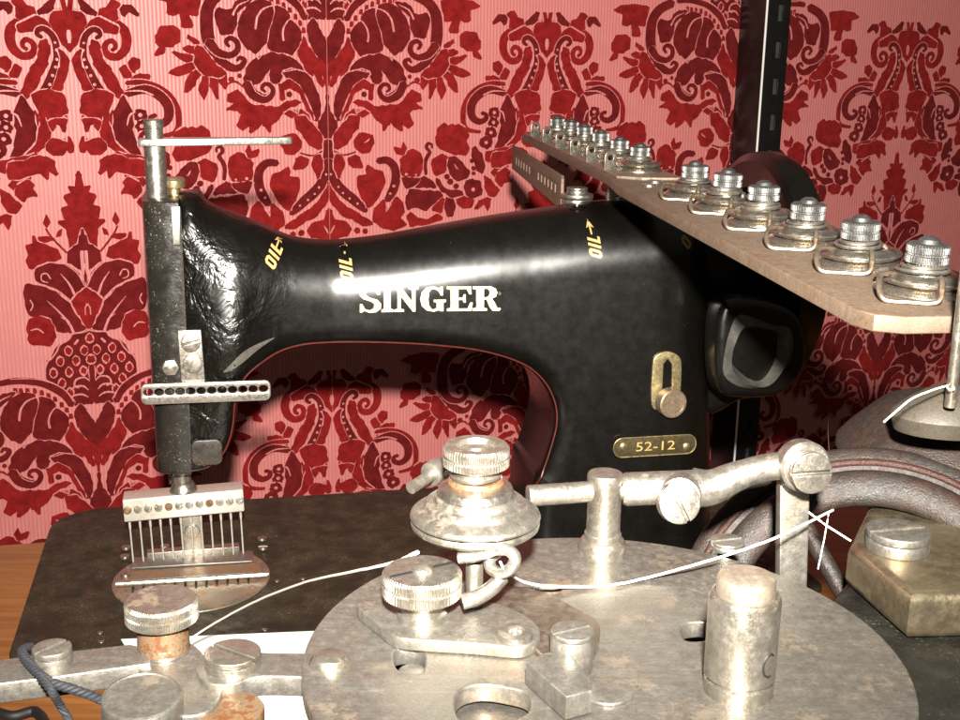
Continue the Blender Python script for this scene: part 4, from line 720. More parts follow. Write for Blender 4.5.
ts = add('thumb_screw', lathe([(0, 0), (.0035, 0), (.0035, .004), (.0062, .0045), (.0068, .006), (.0068, .009), (.0055, .0105), (0, .0112)], Matrix.Translation(mw(x, .0, z-.002)), 24), M_brass, mach)

# thread guide bracket
br = mplate('thread_guide_bracket', [mloop([(177.5, 331), (201, 330), (205.5, 384), (181.5, 387)], -.039)], -.036, .0024, M_steel, mach, .0005)
for a, b in ((190.5, 342.5), (192.5, 363.5)):
    x, z = ml(a, b, -.04); add('screw', slotted(.0054, .0026, frame(mw(x, -.0388, z), -MY, MX), random.random()*2), M_nickel, br)
_a, _b = ml(140.5, 395.5, -.042), ml(271, 391, -.042); _m = (_a[1]+_b[1])/2; pl = rrect(_a[0], _m-.0062, _b[0], _m+.0062, .0035)
hl = [circ(_a[0]+(_b[0]-_a[0])*(.058+.884*i/11), _m+.0012, .0026, 16, .0021) for i in range(12)]
hl = hl
cx_ = sum(p[0] for p in pl)/len(pl); cz_ = sum(p[1] for p in pl)/len(pl)
tilt = math.atan2(_b[1]-_a[1], _b[0]-_a[0])
def rot2(p): 
    dx, dz = p[0]-cx_, p[1]-cz_; return (cx_+dx*math.cos(tilt)-dz*math.sin(tilt), cz_+dx*math.sin(tilt)+dz*math.cos(tilt))
add('guide_plate', prism([[rot2(p) for p in L] for L in [pl] + hl], .0022, Matrix.Translation(mw(0, -.0385, 0)) @ MF, .0005), M_steel, br)

# needle bar, clamp and twelve needles
x, z0n = ml(182.5, 492, 0); _, z1n = ml(182.5, 462, 0)
nb = add('needle_bar', lathe(rprof(.0056, z1n-z0n+.01, .0005), Matrix.Translation(mw(x, 0, z0n-.002)), 28), M_nickel, mach)
c0 = ml(123.5, 503, -.008); c1 = ml(243.5, 512, -.008); ct = ml(123.5, 497.5, -.008); cb = ml(127, 520, -.008)
cl_l, cl_r = c0[0]-.0005, c1[0]+.0005
hC = abs(ct[1]-cb[1])
sl = math.atan2(ml(243, 489.5, -.008)[1]-ml(123.5, 500, -.008)[1], cl_r-cl_l)
Mc = Matrix.Translation(mw((cl_l+cl_r)/2, 0, (ml(183.5, 506, -.008)[1]))) @ MW.to_3x3().to_4x4() @ Matrix.Rotation(-sl, 4, 'Y')
W = (cl_r-cl_l)/2
clamp = add('needle_clamp', prism([rrect(-W, -.008, W, .008, .0008, 2)], hC, Mc @ Matrix.Translation((0, 0, -hC/2)), .0010), M_needle, mach)
add('clamp_collar', lathe([(.0056, 0), (.0085, .0), (.0085, .001), (.0062, .006), (.0056, .0065)], Mc @ Matrix.Translation((0, 0, hC/2-.0005)), 28), M_nickel, clamp)
for i in range(12):
    xx = -W*.93 + 2*W*.93*i/11
    add('clamp_screw', slotted(.0024, .0013, Mc @ Matrix.Translation((xx, -.0078, .0005)) @ basis((0, -1, 0), (1, 0, 0)), random.random()*3, .0007), M_rusty if i % 4 == 0 else M_steel, clamp)
    zb2 = -hC/2
    L = .034
    add('needle', lathe([(0, 0), (.0004, .0015), (.00055, .004), (.00055, L-.008), (.0008, L-.007), (.0008, L)], Mc @ Matrix.Translation((xx, -.002, zb2-L+.001)), 8), M_needle, clamp)
# presser foot
f0 = ml(181, 517, -.004); f1 = ml(203, 549, -.004)
foot = mplate('presser_foot', [rrect(f0[0], f1[1]-.004, f1[0], f0[1]+.006, .001, 2)], .006, .004, M_steel, mach)
x, z = ml(192, 536, -.006)
add('screw', slotted(.0045, .0022, frame(mw(x, .0022, z), -MY, MX), 1.57), M_nickel, foot)
def bedbar(name, pa, pb, z, dep, h, mat, parent, bev=.0004):
    a = at_z(*pa, z); b = at_z(*pb, z); d = (b-a); L = d.length
    M = Matrix.Translation((a+b)/2) @ basis((0, 0, 1), d) @ Matrix.Translation((0, dep/2, 0))
    return add(name, prism([rrect(-L/2, -dep/2, L/2, dep/2, .0008, 2)], h, M, bev), mat, parent)
bedbar('foot_sole', (147, 560), (240, 553), .0015, .007, .0045, M_steel, foot)
bedbar('slide_plate', (131, 570), (253, 563), .001, .016, .0016, M_plate, mach)
bedbar('slide_plate', (122, 582), (262, 573), .0008, .014, .0008, steel('brown_steel', base=(.30, .23, .16), metal=.7, rough=.4, rust=.6), mach)
thr_c = at_z(192, 579, 0); thr = lz(192, 579)
rT = (at_z(271, 573, 0)-at_z(113, 584, 0)).length/2
tp_ = add('throat_plate', lathe(rprof(rT, .0016, .0005), Matrix.Translation(thr_c - Vector((0, 0, .0008))), 72), steel('throat_steel', base=(.34, .29, .23), metal=.8, rough=.36, rust=.5, rustcol=(.20, .10, .05)), mach)
rail0, rail1 = at_z(116, 584, .004), at_z(268, 574, .004)
fr_ = add('front_rod', tube([rail0, rail1], .0019, 12), M_bright, mach)
for i in range(12):
    px = 133 + i*(248.5-133)/11; py = 589.5 - i*(589.5-580)/11
    p = at_z(px, py, .0012)
    q = at_z(px, py-3.5, .0022)
    add('looper_point', lathe([(0, 0), (.0008, .0003), (.0010, .0012), (.0006, .002), (0, .0024)], Matrix.Translation(at_z(px, py-4, .0012)), 8), M_bright, fr_)
    add('slot', prism([rrect(-.0007, -.0042, .0007, .003, .0004, 2)], .0003, Matrix.Translation(p) @ Matrix.Rotation(MA, 4, 'Z'), .00005), M_dark, fr_)
for a, b in ((126, 549), (125, 558), (262, 540), (263, 549), (125.5, 576), (165, 548)):
    p = at_z(a, b, .001); add('plate_screw', slotted(.003, .0018, Matrix.Translation(p), random.random()*3), M_nickel, mach)

# stitch regulator, badge
YC = skin_y(*ml(665, 385, -.045), -.045)
sl_o = [ml(*p, YC) for p in [(652, 366), (655, 356), (665, 351), (676, 354), (681, 364), (679, 400), (674, 409), (660, 410), (651, 404)]]
sl_i = [ml(*p, YC) for p in [(663, 364), (667, 358.5), (671.5, 364), (671, 396), (661.5, 396)]]
esc = add('slot_plate', prism([smooth2(sl_o, 4), sl_i], .0022, Matrix.Translation(mw(0, YC+.0008, 0)) @ MF, .0006), M_brass, mach)
add('slot_backing', prism([[ml(*p, YC) for p in [(661, 360), (673, 360), (673, 398), (660, 398)]]], .0006, Matrix.Translation(mw(0, YC+.0010, 0)) @ MF, .0001), plain('slot_inside', (.10, .10, .09), .5, .5), esc)
x, z = ml(670, 403, YC-.008)
kn = add('regulator_knob', lathe([(0, 0), (.0045, 0), (.0045, .004), (.0092, .005), (.0092, .0115), (.0085, .0122), (.0072, .0122), (.0068, .0117), (0, .0117)], frame(mw(x, YC+.001, z), -MY+MX*.12), 40, ), steel('copper_knob', base=(.42, .32, .22), metal=.8, rough=.4, rust=.3), mach)
YB = skin_y(*ml(655, 446, -.045), -.045)
b0 = ml(613, 457.5, YB); b1 = ml(696, 434, YB)
hb = (b1[1]-b0[1])/2
badge = add('number_plate', prism([rrect(b0[0], b0[1], b1[0], b1[1], hb*.92, 8)], .0012, Matrix.Translation(mw(0, YB+.0006, 0)) @ MF, .0003), steel('badge_brass', base=(.115, .09, .045), metal=.7, rough=.4, rust=.15, dirt=.6), mach)
outl = rrect(b0[0], b0[1], b1[0], b1[1], hb*.92, 8)
add('rim', tube([mw(x, YB-.0006, z) for x, z in outl], .00045, 6, True), M_brass, badge)
for a in (623, 686):
    x, z = ml(a, 446, YB); add('rivet', lathe([(0, 0), (.0026, 0), (.0024, .0008), (.0012, .0014), (0, .0016)], frame(mw(x, YB-.0004, z), -MY), 16), M_brass, badge)
bm = font_bm('52-12', .0104); x, z = ml(655, 446, YB)
bm.transform(Matrix.Translation(mw(x, YB-.00085, z)) @ MF @ Matrix.Diagonal((1.12, .82, 1, 1)))
add('number', bm, M_oil, badge)

# oil holes and top screw
def skin_screw(px, py, r, mat):
    x, z = ml(px, py, -.03); p = CAST.ray_cast(mw(x, -.3, z), MY)
    if p[0]: add('oil_hole', lathe([(r*.5, 0), (r, 0), (r, .0005), (r*.85, .0009), (r*.55, .0009), (r*.5, .0002), (0, .0002)], frame(p[0]-p[1]*.0002, p[1]), 20), mat, arm)
skin_screw(347, 242, .0022, M_nickel); skin_screw(586.5, 212, .0052, M_black); skin_screw(584, 206.5, .0016, M_nickel); skin_screw(498, 292, .0010, M_nickel)
# small sideways slitted thread guide on top of the arm
RDIR = None
# ------------------------------------------------------------------ tension rail
A_ = at_t(557, 139, .95); B_ = at_t(922, 292, .395)
RD = (B_-A_); RL = RD.length; RD.normalize()
RP = Vector((-RD.y, RD.x, 0)).normalized(); RN = RD.cross(RP)     # along, across (to the right), up
MR = Matrix.Translation(A_) @ Matrix((RD, RP, RN)).transposed().to_4x4()
def off(px, py):
    p = at_plane(px, py, A_, RN) - A_; return round(p.dot(RD), 4), round(p.dot(RP), 4)
print('rail edges', [off(*q) for q in ((870, 311), (945, 308), (740, 246), (700, 226), (640, 188), (600, 168), (530, 134))], RL)
U = RL/12.2
rl_, rr_ = RAIL_L, RAIL_R
end = RL + .034
rail_loop = [(-.040, -.0205), (U*5.3, -.0225), (U*6.2, -.028), (end-.012, rl_), (end-.004, rl_+.003), (end, rl_+.011), (end, rr_), (U*5.9, rr_), (-.040, rr_*.9)]
rail = add('tension_rail', prism([rail_loop], .0055, MR @ Matrix.Translation((0, 0, -.0055)), .0006), M_brassy, mach)
add('upper_strip', prism([[(-.036, -.0190), (U*5.55, -.0205), (U*5.75, -.008), (U*5.75, rr_*.8), (-.036, rr_*.8)]], .0018, MR @ Matrix.Translation((0, 0, -.0002)), .0004), steel('pale_strip', base=(.34, .27, .21), metal=.8, rough=.42, rust=.2), rail)
for f, o_ in ((6.0, -.004), (6.35, -.012)):
    add('screw', slotted(.0042, .0016, MR @ Matrix.Translation((U*f, o_, -.0002)), 1), M_nickel, rail)
pc = mw(ml(640, 205, 0)[0], 0, 0)
tpar = (pc.y-A_.y)/RD.y; pc2 = A_ + RD*tpar
add('rail_post', lathe(rprof(.008, .075, .001), Matrix.Translation((pc2.x, pc2.y, pc2.z-.0055-.0745)), 28), M_nickel, mach)

def helix(r0, r1, h, turns, wire, z0):
    pts = []
    N = int(turns*20)
    for i in range(N+1):
        u = i/N; a = 2*PI*turns*u; r = r0+(r1-r0)*u
        pts.append((r*math.cos(a), r*math.sin(a), z0+h*u))
    return tube(pts, wire, 6)
def helix_at(p, r0, r1, h, turns, wire, z0):
    b = helix(r0, r1, h, turns, wire, z0); b.transform(Matrix.Translation(p)); return b
Rz = math.atan2(RD.y, RD.x)
frac = [0, 1, 2, 3, 4, 5, 7.2, 8.2, 9.2, 10.2, 11.2, 12.2]
s = 1.0
disc_bm = lathe([(0, .0), (.0140, .0), (.0146, .0006), (.0146, .0012), (.0135, .0024), (.0110, .0030), (.0128, .0036), (.0142, .0044), (.0145, .0050), (.0142, .0056), (.0122, .0060), (.0108, .0070), (.0094, .0070), (.0086, .0062), (.0060, .0062), (.0055, .0075), (.0028, .0078), (.0028, .016), (0, .016)], Matrix(), 56)
disc_me = bpy.data.meshes.new('tension_disc'); disc_bm.to_mesh(disc_me); disc_bm.free(); finish(disc_me, M_disc)
nut_bm = lathe([(.0028, .0090), (.0050, .0090), (.0050, .0098), (.0060, .0100), (.0064, .0104), (.0064, .0126), (.0060, .0129), (.0060, .0134), (.0064, .0137), (.0064, .0158), (.0058, .0164), (.0036, .0166), (.0030, .0178), (.0016, .0187), (0, .0189)], Matrix(), 40, (4, 9, .00016, 44))
nut_me = bpy.data.meshes.new('thumb_nut'); nut_bm.to_mesh(nut_me); nut_bm.free(); finish(nut_me, M_alu, 25)
spr_me = bpy.data.meshes.new('spring'); b_ = helix(.0086, .0050, .0024, 2.3, .0007, .0072); b_.to_mesh(spr_me); b_.free(); finish(spr_me, M_nickel)
sg = -1
wire = catmull([(.002, -.0100, .0060), (.004, -.0140, .0070), (.0065, -.0180, .0074), (.0105, -.0208, .0056), (.0135, -.0214, .0026), (.0155, -.0200, .0009), (.0180, -.0140, .0008), (.0203, -.0085, .0008), (.0212, -.0058, .0018), (.0198, -.0044, .0050), (.0176, -.0036, .0078), (.0158, -.0028, .0064), (.0152, -.0022, -.001)], 5)
wire_me = bpy.data.meshes.new('wire_guide'); b_ = tube(wire, .00092, 8); b_.to_mesh(wire_me); b_.free(); finish(wire_me, steel('wire_steel', base=(.27, .22, .165), metal=.85, rough=.35, rust=.2))
lug_bm = prism([[(-.0042, 0), (.0042, 0), (.0042, .006)] + [(.0042*math.cos(a), .0075+.0042*math.sin(a)) for a in [PI*k/10 for k in range(11)]] + [(-.0042, .006)], circ(0, .0075, .0019, 14)], .0014, Matrix.Rotation(PI/2, 4, 'X'), .0003)
lug_me = bpy.data.meshes.new('thread_lug'); lug_bm.to_mesh(lug_me); lug_bm.free(); finish(lug_me, M_nickel)
MI = INV[mach.name]
for i, f in enumerate(frac):
    zoff = .0015 if i < 6 else 0
    u = bpy.data.objects.new('tension_disc', disc_me); C.objects.link(u); u.parent = mach
    M = MI @ MR @ Matrix.Translation((U*f, 0, zoff-.0001)) @ Matrix.Rotation(random.uniform(-.03, .03), 4, 'X') @ Matrix.Rotation(random.uniform(-.03, .03), 4, 'Y') @ Matrix.Diagonal((1.06, 1.06, 1, 1))
    if i < 6: M = M @ Matrix.Scale(.88, 4)
    u.matrix_local = M
    n_ = bpy.data.objects.new('thumb_nut', nut_me); C.objects.link(n_); n_.parent = u; n_.rotation_euler = (0, 0, random.random()*6); n_.location.z = random.uniform(-.0004, .0024)
    s_ = bpy.data.objects.new('spring', spr_me); C.objects.link(s_); s_.parent = u; s_.rotation_euler = (random.uniform(-.04, .04), random.uniform(-.04, .04), random.random()*6); s_.scale.z = 1 + (n_.location.z+.0004)/.0024*.9; s_.location.z = -.0072*(s_.scale.z-1)
    if i < 6:
        g_ = bpy.data.objects.new('thread_lug', lug_me); C.objects.link(g_); g_.parent = mach
        g_.matrix_local = MI @ MR @ Matrix.Translation((U*f-.004, -.0165, .0014)) @ Matrix.Rotation(-PI/2 + .30, 4, 'Z')
    else:
        g_ = bpy.data.objects.new('wire_guide', wire_me); C.objects.link(g_); g_.parent = mach
        g_.matrix_local = MI @ MR @ Matrix.Translation((U*f, 0, 0))

# slitted guide plate next to the rail, with its screw on the arm
g0 = at_plane(513.5, 146, MO + MY*0, MY)
pn = at_t(563, 176, .785); zg = pn.z
pf = at_z(513.5, 145.5, zg)
hd = (pf-pn); Lg = hd.length
Mg = Matrix.Translation(pn) @ Matrix((hd.normalized(), Vector((0, 0, 1)), hd.normalized().cross(Vector((0, 0, 1))))).transposed().to_4x4()
hg = .0215
lp = [[(0, -hg), (Lg, -hg*.9), (Lg, -.001), (Lg-.001, 0), (.002, 0), (0, -.002)]]
for k in list(range(6)) + list(range(8, 14)):
    u0 = Lg*(.08+.86*k/14)
    lp.append([(u0, -hg*.62), (u0+Lg*.022, -hg*.62), (u0+Lg*.022, -hg*.36), (u0, -hg*.36)])
gp = add('slit_guide', prism(lp, .0022, Mg @ Matrix.Translation((0, 0, -.0011)), .0004), M_brassy, mach)
c_ = at_t(577, 197, .78)
for r, z0, h in ((.0100, -.006, .005), (.0105, -.0005, .0026)):
    add('washer', lathe(rprof(r, h, .0005), Matrix.Translation(c_ + Vector((0, 0, z0))), 32), M_nickel, gp)
add('screw', slotted(.0068, .0042, Matrix.Translation(c_ + Vector((0, 0, .0021))), .6), M_nickel, gp)
add('stud', lathe(rprof(.006, .03, .0005), Matrix.Translation(c_ - Vector((0, 0, .034))), 20), M_nickel, gp)

# ------------------------------------------------------------------ hand wheel and its hub
hx = ml(762, 270, 0)
hc = mw(hx[0], 0, ml(770, 268, 0)[1])
Rw = .0765
HM = frame(hc, MX, MZ)
hw = add('hand_wheel', lathe([(0, -.006), (.018, -.006), (.050, -.004), (.054, -.010), (Rw-.006, -.012), (Rw-.001, -.009), (Rw, -.004), (Rw, .004), (Rw-.002, .009), (Rw-.008, .012), (.054, .010), (.050, .004), (.018, .006), (0, .006)], HM, 96), M_black, mach)
hub_x = ml(737, 350, 0)
add('shaft', lathe(rprof(.020, hx[0]-.015-ml(720, 300, 0)[0], .001), frame(mw(ml(720, 300, 0)[0]+.004, 0, hc.z-MO.z), MX, MZ), 36), M_black, mach)
# black housing beside the column, and a belt guard with a worn bevelled opening in front of the wheel
YH = -.026
add('shaft_housing', prism([smooth2([ml(*p, YH) for p in [(700, 214), (752, 206), (768, 250), (770, 300), (766, 385), (740, 402), (702, 402)]], 5)], .030, Matrix.Translation(mw(0, .004, 0)) @ MF, .005, 3), M_black, mach)
YG = -.084
og = [(740, 316), (757, 319), (775, 326), (792, 330), (795, 352), (783, 376), (766, 389), (742, 388), (726, 376), (727, 352), (732, 332)]
ig = [(747, 336), (762, 333), (776, 336), (775, 355), (768, 374), (758, 381), (744, 370), (734, 356), (738, 345)]
add('belt_guard', prism([smooth2([ml(*p, YG+.004) for p in [(722, 310), (757, 300), (796, 312), (808, 345), (802, 378), (780, 396), (745, 399), (720, 388)]], 5)], .024, Matrix.Translation(mw(0, YG+.028, 0)) @ MF, .005, 3), M_black, mach)
gl_ = [smooth2([ml(*p, YG) for p in og], 5), smooth2([ml(*p, YG) for p in ig], 5)]
def ring_bm():
    bm = bmesh.new(); A = [bm.verts.new(mw(x, YG+.0030, z)) for x, z in gl_[0]]; 
    n = len(A); n2 = len(gl_[1])
    Bv = [bm.verts.new(mw(gl_[1][int(i*n2/n)][0], YG+.009, gl_[1][int(i*n2/n)][1])) for i in range(n)]
    Mid = [bm.verts.new(mw((a[0]*.55+b[0]*.45), YG-.0035, (a[1]*.55+b[1]*.45))) for a, b in zip(gl_[0], [gl_[1][int(i*n2/n)] for i in range(n)])]
    for i in range(n):
        j = (i+1) % n; bm.faces.new((A[i], A[j], Mid[j], Mid[i])); bm.faces.new((Mid[i], Mid[j], Bv[j], Bv[i]))
    bmesh.ops.recalc_face_normals(bm, faces=bm.faces); return bm
add('worn_ring', ring_bm(), enamel('worn_grey_rim', col=(.045, .043, .039), rough=.36, fleck=.9, brown=(.085, .080, .070)), mach, 50)
# ------------------------------------------------------------------ winding machine in the foreground
ZP = .185; PT = .0045
c1_, c2_ = at_z(305, 650, ZP), at_z(905, 665, ZP)
ctr = (c1_+c2_)/2; RPL = (c2_-c1_).length/2
ctr.y = ctr.y + .001
wm = thing('winding_machine', (ctr.x, ctr.y, ZT), 0, 'worn round steel plate mechanism with posts, levers and brown wheel in the foreground', 'winding mechanism')
def up(p, d): return Vector((p.x, p.y, p.z+d))
holes = [smooth2(zloop([(394, 651), (396, 667), (408, 673), (423, 671), (424, 652), (408, 648)], ZP), 4),
         smooth2(zloop([(454, 702), (462, 689), (482, 684), (507, 687), (528, 694), (528, 712), (505, 722), (480, 728), (460, 720)], ZP), 4),
         smooth2(zloop([(680, 630), (686, 623), (706, 622), (712, 632), (704, 640), (686, 640)], ZP), 4),
         smooth2(zloop([(534, 589), (541, 585), (556, 585), (562, 588), (556, 593), (541, 594)], ZP), 4)]
plate = add('round_plate', prism([circ(ctr.x, ctr.y, RPL, 128)] + holes, PT, Matrix.Translation((0, 0, ZP-PT)), .0005), M_plate, wm)
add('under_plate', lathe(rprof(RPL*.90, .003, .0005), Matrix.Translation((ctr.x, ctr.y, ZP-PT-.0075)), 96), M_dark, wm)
add('pedestal', lathe([(.050, 0), (.060, 0), (.060, .012), (.040, .03), (.036, .06), (.036, ZP-PT-.0045-ZT-.006), (.055, ZP-PT-.0042-ZT-.003), (0, ZP-PT-.0042-ZT-.003)], Matrix.Translation((ctr.x, ctr.y, ZT)), 64), M_cast, wm)
ZB = .170
base_loop = zloop([(846, 578), (905, 574), (1010, 585), (1060, 640), (1060, 790), (700, 790), (760, 680)], ZB)
add('cast_base', prism([base_loop], ZB-ZT-.001, Matrix.Translation((0, 0, ZT+.0005)), .003), M_cast, wm)

add('inner_bar', prism([zloop([(440, 720), (470, 694), (520, 700), (560, 740), (470, 770)], ZP-.0055)], .0016, Matrix.Translation((0, 0, ZP-.0072)), .0003), M_steel, wm)
def stand(px, py, z): return at_z(px, py, z)
# plunger cylinder with button
p = stand(738, 690, ZP)
def ht(px, py, base):      # height of a picture point above 'base', on the vertical plane through it
    q = at_plane(px, py, base, Vector((0, 1, 0))); return q.z - base.z
rp = (at_t(775, 650, (p-EYE).dot(_F)) - at_t(706, 650, (p-EYE).dot(_F))).length/2
h1 = ht(742, 592, p); hb_ = ht(742, 572, p)
pg = add('plunger', lathe([(0, 0), (rp*1.0, 0), (rp*1.0, .0028), (rp*.93, .0032), (rp*.93, .0036), (rp*1.02, .0042), (rp*1.02, h1-.0012), (rp*.97, h1-.0003), (rp*.88, h1), (rp*.84, h1-.0003), (0, h1-.0003)], Matrix.Translation(p), 56), M_nickel, wm)
add('button', lathe([(0, 0), (rp*.83, 0), (rp*.83, hb_-h1-.001), (rp*.78, hb_-h1-.0003), (rp*.6, hb_-h1+.0002), (0, hb_-h1+.0004)], Matrix.Translation(up(p, h1-.0006)), 48), steel('copper_button', base=(.40, .34, .27), metal=.8, rough=.42, rust=.1, rustcol=(.06, .03, .015)), pg)
cm = []
for k in range(15):
    a = math.radians(50 + 240*k/14); th_ = math.radians(-52) + .23*math.cos(a); cm.append(p + Vector((rp*1.022*math.cos(th_), rp*1.022*math.sin(th_), h1*.40 + .0026*math.sin(a))))
add('stamp', tube(cm, .00028, 6), M_dark, pg)

# post with cross rod
p = stand(602, 553, ZP); tp2 = (p-EYE).dot(_F)
r1 = 17.5/FPX*tp2; hpost = ht(602, 473, p)
post = add('cross_post', lathe([(0, 0), (r1*1.35, 0), (r1*1.35, .0030), (r1*1.2, .0042), (r1*1.05, .0045), (r1*1.05, .006), (r1*.96, .0063), (r1*.96, hpost-.0034), (r1*1.02, hpost-.0028), (r1*1.02, hpost-.0006), (r1*.94, hpost), (0, hpost+.0002)], Matrix.Translation(p), 40), M_nickel, wm)
def pv(px, py, y): 
    return at_plane(px, py, Vector((0, y, 0)), Vector((0, 1, 0)))
yl = p.y
rodl = add('link_rod', tube([pv(528, 496, yl-.004), pv(600, 491, yl), pv(632, 489, yl+.0008)], .0029, 16), M_steel, wm)
slv = add('sleeve', tube([pv(622, 489.5, yl+.0006), pv(626, 489.3, yl+.0006), pv(694, 486.5, yl+.002), pv(699, 486, yl+.002)], .0044, 24, rfun=lambda u: .0040 if u in (0, 1) else .0046), M_steel, wm)
add('sleeve', lathe(rprof(.0056, .0075, .0006), frame(pv(681, 491, yl+.001), Vector((-.2, -1, .1))), 32), M_steel, wm)
q = pv(676, 502, yl-.006)
add('clamp_screw', slotted(.0056, .004, frame(q, Vector((.12, -1, .30)), (1, 0, 0)), -1.1, .0009), M_nickel, wm)
arm_pts = catmull([pv(694, 488, yl+.002), pv(712, 487, yl+.002), pv(735, 477, yl+.002), pv(760, 469, yl+.002), pv(790, 464, yl+.002)], 6)
la = add('link_arm', tube(arm_pts, .0038, 20, rfun=lambda u: .0056-.0018*min(1, u*1.6)), M_steel, wm)
q = pv(798, 463, yl+.003)
add('eye_ring', lathe([(.003, 0), (.0066, 0), (.0070, .0006), (.0070, .0052), (.0064, .0058), (.003, .0058)], frame(q, Vector((.15, -1, .12))), 36), M_steel, la)
add('screw', slotted(.0056, .0042, frame(q + Vector((.0008, -.0055, 0)), Vector((.15, -1, .12)), (1, 0, .0)), .05, .001), M_nickel, la)
hg_ = [pv(776, 470, yl+.010), pv(806, 470, yl+.010), pv(801, 640, yl+.010), pv(774, 640, yl+.010)]
add('hanger_bar', prism([[(v.x, v.z) for v in hg_][::-1]], .005, Matrix.Translation((0, yl+.010, 0)) @ Matrix(((1, 0, 0, 0), (0, 0, -1, 0), (0, 1, 0, 0), (0, 0, 0, 1))), .0006), M_plate, wm)
p = stand(727, 547, ZP)
add('plate_screw', slotted(.0048, .0026, Matrix.Translation(up(p, -.0004)), .3), M_bright, plate)
p = stand(330, 664, ZP)
add('plate_screw', lathe([(0, 0), (.0046, 0), (.0046, .0012), (.0038, .0024), (.002, .003), (0, .0031)], Matrix.Translation(up(p, -.0003)), 36), M_nickel, plate)
add('lock_pin', lathe(rprof(.0032, .006, .0006), Matrix.Translation(up(stand(412, 662, ZP), -.008)), 24), M_plate, plate)

# lever plate with eyelet
TH = .0032
lev = add('lever_plate', prism([smooth2(zloop([(357, 606), (366, 598), (400, 594), (455, 596), (500, 604), (532, 620), (540, 634), (533, 643), (515, 647), (470, 643), (420, 640), (394, 636), (374, 621)], ZP+TH), 4)], TH, Matrix.Translation((0, 0, ZP+.0001)), .0005), M_plate, wm)
p = stand(515, 637, ZP+TH)
add('eyelet', lathe([(.0012, .0002), (.0016, .0014), (.0024, .0018), (.0040, .0014), (.0043, 0)], Matrix.Translation(up(p, -.0001)), 32), M_nickel, lev)
add('eyelet_core', lathe([(0, .0006), (.0016, .0008)], Matrix.Translation(up(p, -.0001)), 20), M_bright, lev)
add('second_lever', prism([smooth2(zloop([(486, 597), (500, 586), (540, 590), (575, 607), (600, 625), (590, 660), (560, 664), (535, 648), (520, 625)], ZP+.0018), 4)], .0017, Matrix.Translation((0, 0, ZP+.0001)), .0004), steel('dark_lever', base=(.30, .26, .21), metal=.96, rough=.42, rust=.2, rustcol=(.06, .03, .015)), wm)
def knurled(px, py, zb_, rpx, h, prof_top=.0, mat=M_nickel, shaft_r=.55, shaft_h=.006, name='thumb_screw', n=70, grooves=True, parent=wm):
    p = stand(px, py, zb_); r = rpx/FPX*((p-EYE).dot(_F)-.006)
    pr = [(0, 0), (r*shaft_r*1.15, 0), (r*shaft_r*1.15, shaft_h*.3), (r*shaft_r, shaft_h*.4), (r*shaft_r, shaft_h), (r*.92, shaft_h), (r*.985, shaft_h+.0005), (r*.985, shaft_h+h*.42)]
    a = len(pr)-2
    pr += [(r*.93, shaft_h+h*.47), (r*.93, shaft_h+h*.53), (r*.985, shaft_h+h*.58), (r*.985, shaft_h+h-.0007), (r*.93, shaft_h+h), (r*.5, shaft_h+h+prof_top), (0, shaft_h+h+prof_top)]
    return add(name, lathe(pr, Matrix.Translation(p), 40, (a, a+5, r*.016, n)), mat, parent, 25), p, r
k1, p, r = knurled(422, 618, ZP+TH, 40.5, .0062)
add('screw_tip', lathe([(0, 0), (r*.30, 0), (r*.26, .0010), (r*.14, .0016), (0, .0018)], Matrix.Translation(up(p, .0121)), 24), M_nickel, k1)
add('slot_rib', prism([rrect(-r*.9, -.0006, r*.9, .0006, .0005)], .0004, Matrix.Translation(up(p, .0121)) @ Matrix.Rotation(.55, 4, 'Z'), .0001), M_dark, k1)

# latch: half round screw and wedge block
p = stand(571, 668, ZP)
rr2 = 21.5/FPX*(p-EYE).dot(_F); hh = ht(571, 630, p)
lt = add('latch', slotted(rr2, hh, Matrix.Translation(p), .5, .0008, .0012), M_plate, wm)
add('wedge', prism([zloop([(526, 662), (545, 652), (566, 650), (592, 680), (592, 690), (566, 697)], ZP+.0058)], .0056, Matrix.Translation((0, 0, ZP+.0002)), .0005), M_plate, lt)
add('disc', lathe(rprof(.0060, .0008, .0002), Matrix.Translation(stand(606, 692, ZP)), 36), M_plate, lt)

# tension stack on its stud
p = stand(474, 603, ZP); ts_ = (p-EYE).dot(_F); k = ts_/FPX
def hz(py): return ht(474, py, p)
zd = hz(541)
stud = add('stack_post', lathe(rprof(7.5*k, hz(452), .0004), Matrix.Translation(p), 28), M_nickel, wm)
def st(name, prof, mat, n=72, knurl=None): return add(name, lathe(prof, Matrix.Translation(p), n, knurl), mat, stud, 28)
Rk = 63.5*k
z1 = hz(533)
st('tension_disc', [(8*k, z1-.0002), (Rk*.55, z1), (Rk*.90, z1+.0012), (Rk*.99, z1+.0024), (Rk, z1+.0032), (Rk*.98, z1+.0038), (Rk*.80, z1+.0030), (8*k, z1+.0026)], M_steel)
z2 = z1+.0036
st('tension_disc', [(8*k, z2), (Rk*.80, z2+.0002), (Rk*.99, z2+.0006), (Rk*1.01, z2+.0012), (Rk*.99, z2+.0020), (Rk*.92, z2+.0028), (Rk*.80, z2+.0034), (Rk*.78, z2+.0046), (Rk*.75, z2+.0050), (Rk*.66, z2+.0050), (Rk*.63, z2+.0062), (Rk*.60, z2+.0066), (Rk*.52, z2+.0066), (8*k, z2+.0066)], M_steel)
z3 = z2+.0064
st('washer', [(8*k, z3), (Rk*.58, z3), (Rk*.60, z3+.0006), (Rk*.56, z3+.0022), (Rk*.44, z3+.0028), (8*k, z3+.0028)], M_disc)
z4 = z3+.0027
st('washer', [(8*k, z4), (Rk*.43, z4), (Rk*.44, z4+.0008), (Rk*.41, z4+.0018), (8*k, z4+.0018)], M_rusty)
